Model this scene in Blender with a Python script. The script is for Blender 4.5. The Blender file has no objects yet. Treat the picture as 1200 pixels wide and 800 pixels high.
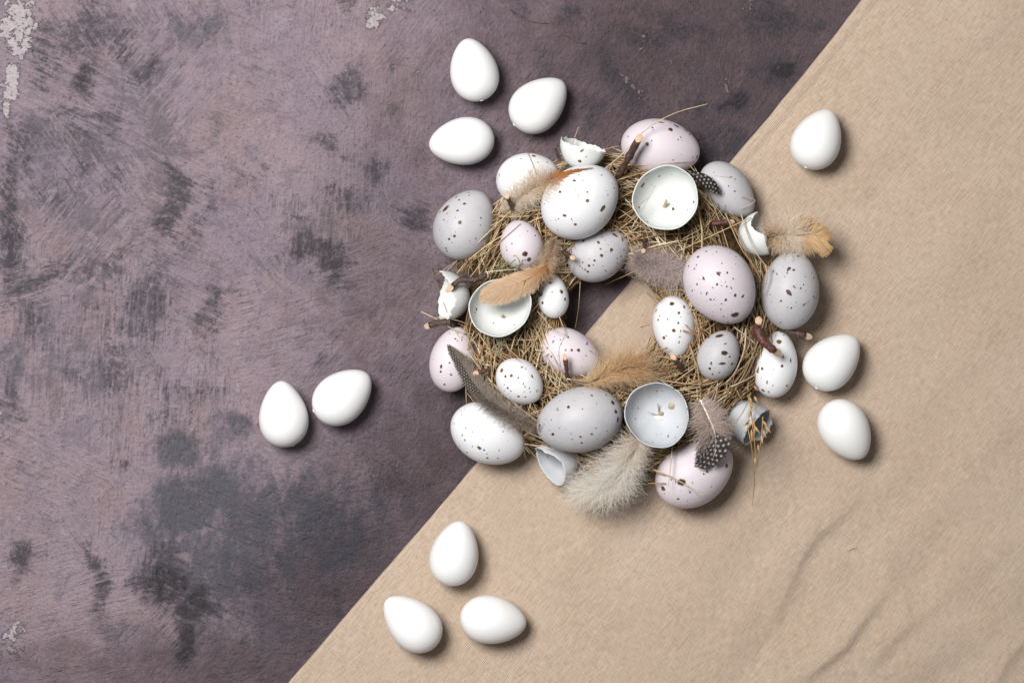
import bpy, math, random
import numpy as np
from mathutils import Vector, Matrix

# ------------------------------------------------------------------ camera, light, exposure
scene = bpy.context.scene
H = 1.25                       # camera height above the board (m)
U = 0.43e-3                    # metres on the board per photograph pixel
FW = 1200 * U
cam_d = bpy.data.cameras.new('camera')
cam = bpy.data.objects.new('camera', cam_d)
scene.collection.objects.link(cam)
cam.location = (0, 0, H)
cam_d.sensor_width = 36
cam_d.lens = 36 * H / FW
cam_d.clip_start = 0.01
cam_d.clip_end = 20
scene.camera = cam

world = bpy.data.worlds.new('World')
scene.world = world
world.use_nodes = True
wb = world.node_tree.nodes['Background']
wb.inputs[0].default_value = (0.93, 0.96, 1.0, 1)
wb.inputs[1].default_value = 0.115

key_d = bpy.data.lights.new('window_light', 'AREA')
key_d.shape = 'RECTANGLE'
key_d.size = 0.46
key_d.size_y = 0.46
key_d.energy = 22.5
key_d.color = (1.0, 0.985, 0.965)
key = bpy.data.objects.new('window_light', key_d)
scene.collection.objects.link(key)
key.location = (-0.39, 0.33, 1.14)
key.rotation_euler = (Vector((0.0, 0.0, 0.0)) - key.location).to_track_quat('-Z', 'Y').to_euler()

scene.cycles.max_bounces = 6
scene.cycles.diffuse_bounces = 3
scene.cycles.glossy_bounces = 2
vs = scene.view_settings
vs.view_transform = 'Standard'
vs.look = 'None'
vs.exposure = 0.0
vs.gamma = 1.0
vs.use_curve_mapping = False

R = np.random.RandomState(7)
random.seed(7)
col = scene.collection
MM = 0.001


def P(px, py, z=0.0):
    """point of the place that the photograph shows at pixel px, py when it lies z metres up"""
    k = U * (H - z) / H
    return np.array([(px - 600) * k, (400 - py) * k, z])


def PX(p):
    k = H / (H - p[..., 2]) / U
    return 600 + p[..., 0] * k, 400 - p[..., 1] * k


# ------------------------------------------------------------------ node helper
class NT:
    def __init__(self, name):
        self.m = bpy.data.materials.new(name)
        self.m.use_nodes = True
        self.t = self.m.node_tree
        self.t.nodes.clear()
        self.out = self.t.nodes.new('ShaderNodeOutputMaterial')

    def put(self, sock, v):
        if v is None:
            return
        if isinstance(v, bpy.types.NodeSocket):
            self.t.links.new(v, sock)
        else:
            if isinstance(v, (tuple, list)) and len(v) == 3 and sock.type == 'RGBA':
                v = (*v, 1)
            sock.default_value = v

    def node(self, kind, **kw):
        n = self.t.nodes.new(kind)
        for k, v in kw.items():
            setattr(n, k, v)
        return n

    def math(self, op, a, b=None, c=None, clamp=False):
        n = self.node('ShaderNodeMath', operation=op, use_clamp=clamp)
        for i, v in enumerate((a, b, c)):
            self.put(n.inputs[i], v)
        return n.outputs[0]

    def mix(self, f, a, b, blend='MIX'):
        n = self.node('ShaderNodeMix', data_type='RGBA', blend_type=blend)
        self.put(n.inputs[0], f)
        self.put(n.inputs[6], a)
        self.put(n.inputs[7], b)
        return n.outputs[2]

    def step(self, v, lo, hi, a=0.0, b=1.0):
        n = self.node('ShaderNodeMapRange', interpolation_type='SMOOTHSTEP')
        for i, x in enumerate((v, lo, hi, a, b)):
            self.put(n.inputs[i], x)
        return n.outputs[0]

    def coord(self):
        return self.node('ShaderNodeTexCoord').outputs['Object']

    def mapping(self, v, scale=(1, 1, 1), rot=(0, 0, 0), loc=(0, 0, 0)):
        n = self.node('ShaderNodeMapping')
        self.put(n.inputs[0], v)
        n.inputs[1].default_value = loc
        n.inputs[2].default_value = rot
        n.inputs[3].default_value = scale
        return n.outputs[0]

    def noise(self, v, scale, detail=2.0, rough=0.5, dist=0.0, color=False):
        n = self.node('ShaderNodeTexNoise')
        self.put(n.inputs['Vector'], v)
        n.inputs['Scale'].default_value = scale
        n.inputs['Detail'].default_value = detail
        n.inputs['Roughness'].default_value = rough
        n.inputs['Distortion'].default_value = dist
        return n.outputs['Color' if color else 'Fac']

    def voronoi(self, v, scale, feature='F1', rnd=1.0):
        n = self.node('ShaderNodeTexVoronoi', feature=feature)
        self.put(n.inputs['Vector'], v)
        n.inputs['Scale'].default_value = scale
        n.inputs['Randomness'].default_value = rnd
        return n

    def attr(self, name, out='Fac'):
        n = self.node('ShaderNodeAttribute', attribute_name=name)
        return n.outputs[out]

    def bump(self, h, dist, strength=1.0, normal=None):
        n = self.node('ShaderNodeBump')
        n.inputs['Strength'].default_value = strength
        n.inputs['Distance'].default_value = dist
        self.put(n.inputs['Height'], h)
        self.put(n.inputs['Normal'], normal)
        return n.outputs[0]

    def finish(self, color, rough=0.5, normal=None, spec=0.5, trans=0.0, sub=0.0, sheen=0.0):
        n = self.node('ShaderNodeBsdfPrincipled')
        self.put(n.inputs['Base Color'], color)
        self.put(n.inputs['Roughness'], rough)
        self.put(n.inputs['Normal'], normal)
        n.inputs['Specular IOR Level'].default_value = spec
        if sub:
            n.inputs['Subsurface Weight'].default_value = sub
            n.inputs['Subsurface Radius'].default_value = (0.004, 0.003, 0.0025)
            n.inputs['Subsurface Scale'].default_value = 1.0
        if sheen:
            n.inputs['Sheen Weight'].default_value = sheen
        s = n.outputs[0]
        if trans:
            t = self.node('ShaderNodeBsdfTranslucent')
            self.put(t.inputs['Color'], color)
            self.put(t.inputs['Normal'], normal)
            mx = self.node('ShaderNodeMixShader')
            mx.inputs[0].default_value = trans
            self.t.links.new(s, mx.inputs[1])
            self.t.links.new(t.outputs[0], mx.inputs[2])
            s = mx.outputs[0]
        self.t.links.new(s, self.out.inputs[0])
        return self.m


# ------------------------------------------------------------------ mesh helpers
def make_mesh(name, verts, faces, mat, attrs=None, colors=None, smooth=True):
    me = bpy.data.meshes.new(name)
    verts = np.asarray(verts, dtype=np.float64)
    if isinstance(faces, np.ndarray):
        n, k = faces.shape
        me.vertices.add(len(verts))
        me.vertices.foreach_set('co', verts.ravel())
        me.loops.add(n * k)
        me.loops.foreach_set('vertex_index', faces.astype(np.int32).ravel())
        me.polygons.add(n)
        me.polygons.foreach_set('loop_start', np.arange(0, n * k, k, dtype=np.int32))
        me.polygons.foreach_set('loop_total', np.full(n, k, dtype=np.int32))
        me.update(calc_edges=True)
    else:
        me.from_pydata(verts.tolist(), [], faces)
        me.update()
    if attrs:
        for k, v in attrs.items():
            a = me.attributes.new(k, 'FLOAT', 'POINT')
            a.data.foreach_set('value', np.asarray(v, dtype=np.float32))
    if colors:
        for k, v in colors.items():
            a = me.attributes.new(k, 'FLOAT_COLOR', 'POINT')
            v = np.asarray(v, dtype=np.float32)
            if v.shape[1] == 3:
                v = np.hstack([v, np.ones((len(v), 1), np.float32)])
            a.data.foreach_set('color', v.ravel())
    me.polygons.foreach_set('use_smooth', np.full(len(me.polygons), smooth))
    me.materials.append(mat)
    return me


def put(name, verts, faces, mat, parent=None, origin=None, **kw):
    """link one mesh object; verts are world coordinates, the object's origin goes to `origin`"""
    verts = np.asarray(verts, dtype=np.float64)
    if origin is None:
        origin = np.array([*verts.mean(0)[:2], verts[:, 2].min()])
    origin = np.asarray(origin, dtype=np.float64)
    me = make_mesh(name, verts - origin, faces, mat, **kw)
    o = bpy.data.objects.new(name, me)
    col.objects.link(o)
    if parent is not None:
        o.parent = parent
        base = parent['_w'] if '_w' in parent else (0, 0, 0)
        o.location = origin - np.array(base)
    else:
        o.location = origin
    o['_w'] = [float(x) for x in origin]
    return o


def empty(name, loc):
    o = bpy.data.objects.new(name, None)
    o.empty_display_size = 0.01
    col.objects.link(o)
    o.location = loc
    o['_w'] = [float(x) for x in loc]
    return o


def tag(o, label, cat, group=None, kind=None):
    o['label'] = label
    o['category'] = cat
    if group:
        o['group'] = group
    if kind:
        o['kind'] = kind
    return o


def grid_faces(ny, nx, wrap=False):
    j, i = np.meshgrid(np.arange(ny - 1), np.arange(nx if wrap else nx - 1), indexing='ij')
    i2 = (i + 1) % nx
    return np.stack([j * nx + i, j * nx + i2, (j + 1) * nx + i2, (j + 1) * nx + i], -1).reshape(-1, 4)


def resample(pts, n):
    """smooth curve (Catmull-Rom) through control points, n samples"""
    pts = np.asarray(pts, dtype=float)
    if len(pts) == 2:
        t = np.linspace(0, 1, n)[:, None]
        return pts[0] * (1 - t) + pts[1] * t
    p = np.vstack([2 * pts[0] - pts[1], pts, 2 * pts[-1] - pts[-2]])
    d = np.r_[0, np.cumsum(np.linalg.norm(np.diff(pts, axis=0), axis=1))]
    out = []
    for s in np.linspace(0, d[-1], n):
        k = min(np.searchsorted(d, s, side='right') - 1, len(pts) - 2)
        t = (s - d[k]) / max(d[k + 1] - d[k], 1e-9)
        a, b, c, e = p[k], p[k + 1], p[k + 2], p[k + 3]
        out.append(0.5 * ((2 * b) + (-a + c) * t + (2 * a - 5 * b + 4 * c - e) * t ** 2 + (-a + 3 * b - 3 * c + e) * t ** 3))
    return np.array(out)


def tubes(paths, radii, k=4, cap=True, flat=None):
    """paths (N,M,3), radii (N,M): verts, quads of N tubes"""
    paths = np.asarray(paths, float)
    N, M, _ = paths.shape
    tan = np.gradient(paths, axis=1)
    tan /= np.linalg.norm(tan, axis=2, keepdims=True) + 1e-12
    up = np.zeros_like(tan)
    up[..., 2] = 1
    near = np.abs(tan[..., 2]) > 0.9
    up[near] = (0.3, 0.95, 0)
    side = np.cross(tan, up)
    side /= np.linalg.norm(side, axis=2, keepdims=True) + 1e-12
    nor = np.cross(side, tan)
    a = np.linspace(0, 2 * np.pi, k, endpoint=False) + np.pi / k
    fl = 1.0 if flat is None else flat
    rr = np.asarray(radii, float)[:, :, None, None]
    v = paths[:, :, None, :] + rr * (np.cos(a)[None, None, :, None] * side[:, :, None, :] + fl * np.sin(a)[None, None, :, None] * nor[:, :, None, :])
    verts = v.reshape(-1, 3)
    f = grid_faces(M, k, wrap=True)
    faces = (f[None] + (np.arange(N) * M * k)[:, None, None]).reshape(-1, 4)
    if cap and k == 4:
        c0 = np.array([[3, 2, 1, 0]]) + (np.arange(N) * M * k)[:, None]
        c1 = np.array([[0, 1, 2, 3]]) + (np.arange(N) * M * k + (M - 1) * k)[:, None]
        faces = np.vstack([faces, c0, c1])
    return verts, faces


def ribbons(paths, widths, wdir):
    N, M, _ = paths.shape
    off = wdir * widths[:, :, None] * 0.5
    v = np.stack([paths - off, paths + off], 2).reshape(-1, 3)
    f = grid_faces(M, 2)
    faces = (f[None] + (np.arange(N) * M * 2)[:, None, None]).reshape(-1, 4)
    return v, faces


def vnoise(x, y, seed=0):
    """smooth value noise, arrays"""
    rs = np.random.RandomState(seed)
    tab = rs.rand(64, 64)
    xi, yi = np.floor(x).astype(int), np.floor(y).astype(int)
    fx, fy = x - xi, y - yi
    fx, fy = fx * fx * (3 - 2 * fx), fy * fy * (3 - 2 * fy)
    g = lambda a, b: tab[a % 64, b % 64]
    return (g(xi, yi) * (1 - fx) + g(xi + 1, yi) * fx) * (1 - fy) + (g(xi, yi + 1) * (1 - fx) + g(xi + 1, yi + 1) * fx) * fy


# ------------------------------------------------------------------ height of what lies on the board (used to rest things on things)
HX0, HY0, HSTEP = -0.12, -0.12, 0.0005
HN = 600
hy, hx = np.meshgrid(HY0 + np.arange(HN) * HSTEP, HX0 + np.arange(HN) * HSTEP, indexing='ij')
HF = np.full((HN, HN), 0.0015)


def hat(x, y):
    i = np.clip(((np.asarray(x) - HX0) / HSTEP).astype(int), 0, HN - 1)
    j = np.clip(((np.asarray(y) - HY0) / HSTEP).astype(int), 0, HN - 1)
    return HF[j, i]


# ------------------------------------------------------------------ the painted board
def blobs(px, py, items):
    v = np.zeros_like(px)
    for it in items:
        cx, cy, rx, ry = it[:4]
        ang = math.radians(it[4]) if len(it) > 4 else 0
        st = it[5] if len(it) > 5 else 1.0
        dx, dy = px - cx, py - cy
        a = (dx * math.cos(ang) + dy * math.sin(ang)) / rx
        b = (-dx * math.sin(ang) + dy * math.cos(ang)) / ry
        d = np.sqrt(a * a + b * b)
        v = np.maximum(v, st * np.clip(1.5 - d, 0, 1))
    return v


def build_board():
    nx, ny = 420, 300
    gx = np.linspace(-300, 1500, nx)
    gy = np.linspace(-250, 1050, ny)
    py, px = np.meshgrid(gy, gx, indexing='ij')
    wx = px + 26 * (vnoise(px / 38, py / 38, 1) - .5) + 12 * (vnoise(px / 14, py / 14, 2) - .5)
    wy = py + 26 * (vnoise(px / 38, py / 38, 3) - .5) + 12 * (vnoise(px / 14, py / 14, 4) - .5)
    dark = blobs(wx, wy, [
        (100, 35, 50, 34, 0, .8), (105, 95, 16, 24, 20, 1), (55, 60, 22, 50, 0, .62), (165, 88, 22, 14, -20, .85), (140, 45, 18, 22, 0, .8),
        (120, 140, 30, 22, 0, .6), (90, 175, 30, 60, 10, .55), (8, 250, 14, 110, 0, .95), (25, 180, 20, 40, 0, .6),
        (140, 215, 24, 30, 0, .55), (70, 230, 20, 30, 0, .5), (205, 215, 14, 26, -20, .9), (200, 250, 16, 26, 0, .9), (248, 240, 13, 24, 0, .75),
        (225, 270, 28, 10, -15, .6), (45, 335, 45, 14, -20, .8), (35, 375, 22, 28, 0, .8), (75, 320, 40, 10, -22, .7), (130, 305, 50, 16, -5, .6),
        (170, 350, 34, 28, 20, .85), (160, 385, 30, 16, 0, .8), (240, 365, 18, 28, 10, .75), (265, 345, 20, 6, -15, .6),
        (375, 292, 36, 16, 10, .95), (388, 315, 18, 26, 0, .95), (360, 285, 18, 14, 0, .9), (400, 340, 22, 10, 0, .6), (405, 100, 30, 20, 0, .8),
        (382, 160, 16, 14, 30, .85), (405, 175, 16, 10, 0, .55), (440, 205, 17, 24, 0, .75), (400, 235, 24, 18, 0, .6), (485, 255, 26, 18, 0, .9),
        (470, 70, 12, 10, 0, .7), (462, 132, 16, 10, -20, .6), (405, 5, 18, 12, 0, .8), (295, 200, 18, 14, 30, .45), (345, 252, 14, 6, 40, .8),
        (198, 690, 26, 36, 12, 1.05), (230, 715, 26, 30, 0, 1.1), (220, 755, 13, 30, 10, 1.1), (180, 675, 18, 30, 0, .9), (200, 650, 30, 16, 0, .8),
        (115, 655, 14, 18, 0, .9), (122, 690, 13, 32, -10, .85), (28, 648, 19, 20, 0, .95), (18, 672, 12, 12, 0, .55), (144, 545, 11, 12, 0, .85),
        (215, 465, 44, 18, -10, .6), (240, 450, 20, 10, 20, .7), (12, 470, 18, 34, 0, .7), (85, 440, 14, 18, 0, .7), (135, 435, 18, 40, -10, .62), (395, 705, 12, 18, 0, .75),
        (120, 318, 55, 5, -12, .55), (110, 332, 60, 4, -14, .6), (140, 345, 50, 5, -18, .5), (95, 300, 34, 5, -25, .5), (225, 283, 26, 3, -20, .8), (105, 545, 3, 60, -8, .35), (120, 550, 3, 60, -8, .3), (205, 300, 24, 4, -20, .5), (370, 425, 8, 12, -20, .6), (520, 330, 14, 30, 0, .5), (385, 385, 14, 10, 0, .5), (470, 390, 14, 12, 0, .5),
        (670, 12, 22, 14, 0, .7), (608, 20, 10, 30, 0, .6), (740, 10, 18, 9, 0, .6), (860, 120, 24, 16, 10, 1.0), (912, 82, 34, 18, 10, 1.05), (825, 125, 10, 24, 0, .9), (690, 130, 14, 10, 0, .8), (800, 30, 40, 14, 20, .8), (640, 70, 12, 26, 0, .7), (960, 30, 20, 14, 0, .85), (700, 60, 26, 12, -30, .7),
        (770, 50, 30, 20, 0, .8), (900, 25, 40, 20, 0, .9), (720, 95, 20, 40, -30, .85), (855, 165, 44, 20, 0, .85), (455, 560, 30, 20, 0, .5), (415, 610, 26, 40, 0, .45)])
    blue = blobs(wx, wy, [
        (225, 590, 80, 50, -30, .9), (310, 585, 90, 40, -10, .9), (270, 660, 110, 70, 0, .8), (380, 630, 80, 60, 0, .85), (210, 520, 40, 30, 0, .8),
        (270, 500, 36, 22, 0, .7), (440, 600, 60, 40, 0, .6), (300, 730, 90, 40, 0, .65), (225, 35, 40, 36, 0, .6), (45, 180, 30, 50, 20, .55), (110, 430, 50, 26, 0, .55),
        (12, 430, 20, 50, 0, .6), (300, 250, 60, 120, 0, .25), (160, 745, 60, 26, 20, .5), (50, 380, 50, 20, 0, .5), (370, 160, 40, 40, 0, .3), (400, 235, 40, 26, 0, .5)])
    deep = blobs(wx, wy, [
        (830, 60, 260, 170, 0, 1.0), (640, 60, 110, 200, 0, .62), (720, 360, 140, 120, 0, .85), (560, 560, 170, 140, -40, .8), (420, 700, 160, 120, -30, .85),
        (250, 790, 260, 60, 0, .75), (120, 780, 160, 40, 0, .6), (480, 400, 130, 150, 0, .5), (480, 130, 60, 140, 0, .35)])
    deep = np.clip(deep + 0.9 * np.clip((px - 900) / 200, 0, 1), 0, 1.1)
    chip = blobs(wx, wy, [
        (20, 30, 24, 44, 0, 1), (8, 90, 16, 36, 0, 1), (0, 130, 14, 26, 0, .95), (35, 90, 12, 10, 0, .6), (3, 495, 9, 26, 0, 1), (14, 755, 24, 40, 0, .75), (46, 788, 14, 14, 0, .5),
        (442, 20, 14, 30, -20, .85), (470, 8, 30, 14, 0, .7), (483, 92, 6, 10, 0, .7), (402, 91, 5, 5, 0, .7), (436, 552, 26, 22, 20, .72), (464, 585, 20, 26, 0, .62),
        (325, 605, 14, 22, 0, .5), (345, 630, 18, 24, 0, .5), (505, 500, 30, 40, 0, .35), (380, 690, 34, 12, 0, .5), (238, 590, 10, 8, 0, .6), (875, 8, 18, 12, 0, .8),
        (735, 98, 12, 14, 0, .8), (857, 98, 14, 12, 0, .8), (765, 55, 24, 20, 0, .66), (708, 105, 8, 8, 0, .8), (790, 80, 8, 8, 0, .7), (950, 14, 12, 8, 0, .6), (440, 510, 20, 16, 0, .45), (550, 235, 26, 10, 0, .4), (690, 135, 12, 10, 0, .5)])
    film = np.clip(blobs(wx, wy, [(110, 200, 150, 260, 0, 1), (330, 320, 140, 120, 0, .5), (90, 560, 120, 60, 0, .3), (330, 110, 90, 120, 0, -.0)]), 0, 1)
    rough = blobs(wx, wy, [(500, 540, 130, 110, 0, 1), (400, 680, 110, 90, 0, .9), (460, 250, 90, 140, 0, .5), (560, 150, 90, 160, 0, .5), (330, 780, 120, 30, 0, .9), (800, 90, 200, 140, 0, .6)])
    k = U
    verts = np.stack([(px - 600) * k, (400 - py) * k, np.zeros_like(px)], -1).reshape(-1, 3)
    faces = grid_faces(ny, nx)[:, ::-1]
    t = NT('painted_plaster')
    v = t.mapping(t.coord(), (1000, 1000, 1000))          # millimetres
    warp = t.noise(v, 0.05, 3, .5, color=True)
    big = t.noise(v, 0.018, 4, .55)
    mid = t.noise(v, 0.09, 6, .62)
    grain = t.noise(v, 0.50, 6, .72)
    gfine = t.noise(v, 1.3, 3, .7)
    clump = t.noise(v, 0.32, 6, .72, 0.15)
    wv = t.mix(.05, v, t.mapping(warp, (400, 400, 400)))
    scum = t.noise(wv, 0.055, 7, .70)
    scum2 = t.noise(t.mapping(wv, (1, .45, 1)), 0.13, 7, .72)
    cell = t.voronoi(t.mix(.10, v, t.mapping(warp, (400, 400, 400))), .026)
    csep = t.node('ShaderNodeSeparateColor')
    t.put(csep.inputs[0], cell.outputs['Color'])
    pick = csep.outputs[0]

    def strokes(a, b, detail, rough):
        out = None
        for i, ang in enumerate((4, 40, -35, 75, -65)):
            n = t.noise(t.mapping(t.mapping(v, rot=(0, 0, math.radians(ang))), (a, b, 1), loc=(i * 13.0, i * 7.0, 0)), 1.0, detail, rough, .3)
            out = n if out is None else t.mix(t.step(pick, .22 + .16 * (i - 1) - .01, .22 + .16 * (i - 1) + .01), out, n)
        return out
    flick = strokes(.34, .050, 4, .68)
    bristle = strokes(.80, .070, 2, .62)
    mauve = t.mix(t.step(big, .35, .65), (0.362, 0.285, 0.338), (0.412, 0.318, 0.352))
    mauve = t.mix(t.step(t.noise(v, .03, 3, .5), .48, .68, 0, .6), mauve, (0.375, 0.276, 0.285))
    mauve = t.mix(t.step(scum2, .52, .66, 0, .55), mauve, (0.450, 0.372, 0.420))
    mauve = t.mix(t.step(scum, .46, .36, 0, .5), mauve, (0.235, 0.198, 0.250))
    # deep plum paint
    dm = t.math('ADD', t.attr('deep'), t.math('MULTIPLY', t.math('SUBTRACT', mid, .5), 1.1))
    c = t.mix(t.step(dm, -.05, 1.1), mauve, (0.160, 0.116, 0.130))
    c = t.mix(t.math('MULTIPLY', t.step(scum2, .5, .62, 0, .5), t.attr('deep')), c, (0.225, 0.160, 0.172))
    # blue-grey scumble
    bm = t.math('ADD', t.attr('blue'), t.math('MULTIPLY', t.math('SUBTRACT', scum2, .5), 1.7))
    bm = t.math('ADD', bm, t.math('MULTIPLY', t.math('SUBTRACT', clump, .5), .7))
    c = t.mix(t.step(bm, .25, .95, 0, .85), c, (0.100, 0.103, 0.128))
    # dry-brush film of grey, streaky and broken
    fm = t.math('ADD', t.math('MULTIPLY', scum, 1.0), t.math('MULTIPLY', t.math('ADD', t.math('MULTIPLY', flick, .6), t.math('MULTIPLY', bristle, .4)), .75))
    fm = t.math('ADD', fm, t.math('MULTIPLY', clump, .35))
    fm = t.math('ADD', fm, t.math('MULTIPLY', t.attr('film'), .17))
    c = t.mix(t.step(t.math('ADD', fm, t.math('MULTIPLY', t.math('SUBTRACT', grain, .5), .5)), 1.08, 1.34, 0, .66), c, (0.150, 0.130, 0.152))
    # dark charcoal brush marks
    d = t.math('MULTIPLY', t.math('SUBTRACT', clump, .5), 1.5)
    d = t.math('ADD', d, t.math('MULTIPLY', t.math('SUBTRACT', flick, .5), 1.5))
    d = t.math('ADD', d, t.math('MULTIPLY', t.math('SUBTRACT', bristle, .5), .45))
    d = t.math('ADD', d, t.math('MULTIPLY', t.math('SUBTRACT', grain, .5), 1.5))
    d = t.math('ADD', d, t.math('MULTIPLY', t.math('SUBTRACT', gfine, .5), 1.0))
    dk = t.math('ADD', t.attr('dark'), d)
    dm2 = t.step(dk, .22, 1.10, 0, .86)
    c = t.mix(dm2, c, t.mix(t.step(t.attr('dark'), .8, 1.1), (0.085, 0.079, 0.093), (0.034, 0.033, 0.039)))
    # chipped pale plaster
    ck = t.math('ADD', t.attr('chip'), t.math('MULTIPLY', t.math('SUBTRACT', clump, .5), 2.0))
    ck = t.math('ADD', ck, t.math('MULTIPLY', t.math('SUBTRACT', mid, .5), 1.6))
    cm = t.step(ck, .78, .86)
    c = t.mix(t.math('MULTIPLY', cm, .9), c, t.mix(t.step(t.attr('deep'), .15, .5), (0.64, 0.565, 0.59), (0.36, 0.29, 0.30)))
    # paint grain; its hollows darkened in the colour as painted relief shade
    c = t.mix(t.step(grain, .36, .50, .40, 0), c, t.mix(.6, c, (0.05, 0.04, 0.05)))
    c = t.mix(t.step(gfine, .56, .70, 0, .22), c, t.mix(.5, c, (0.62, 0.54, 0.58)))
    # relief
    ridge = t.math('ABSOLUTE', t.math('SUBTRACT', t.noise(v, 0.30, 7, .68, .2), .5))
    ridge = t.math('MULTIPLY', ridge, t.math('ADD', t.attr('rough'), .18))
    sm_ = t.step(scum2, .40, .60)
    h = t.math('MULTIPLY', grain, .75)
    h = t.math('ADD', h, t.math('MULTIPLY', bristle, t.step(scum2, .38, .62, .10, .50)))
    h = t.math('ADD', h, t.math('MULTIPLY', flick, .7))
    pits = t.voronoi(v, .42)
    h = t.math('SUBTRACT', h, t.math('MULTIPLY', t.step(pits.outputs['Distance'], .22, .05), t.step(clump, .52, .66, 0, .7)))
    h = t.math('ADD', h, t.math('MULTIPLY', ridge, -2.2))
    h = t.math('ADD', h, t.math('MULTIPLY', clump, t.math('MULTIPLY_ADD', t.attr('rough'), 1.1, .55)))
    h = t.math('ADD', h, t.math('MULTIPLY', gfine, .12))
    h = t.math('ADD', h, t.math('MULTIPLY', cm, 1.1))
    nrm = t.bump(h, 0.0028, 1.0)
    m = t.finish(c, t.step(grain, .3, .7, .62, .85), nrm, spec=.22)
    o = put('painted_board', verts, faces, m, origin=(0, 0, 0),
            attrs={'dark': dark.ravel(), 'blue': blue.ravel(), 'deep': deep.ravel(), 'chip': chip.ravel(), 'rough': rough.ravel(), 'film': film.ravel()})
    o['kind'] = 'structure'
    o['label'] = 'mauve painted plaster board with charcoal and blue-grey brush marks'
    return o


build_board()


# ------------------------------------------------------------------ linen cloth
EA, EB = np.array([1012., 0.]), np.array([335., 800.])
ED = (EB - EA) / np.linalg.norm(EB - EA)         # along the folded edge (pixels, downwards left)
EN = np.array([ED[1], -ED[0]])                   # into the cloth
if EN[0] < 0:
    EN = -EN
CLOTH_Z = 0.0021


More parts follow.
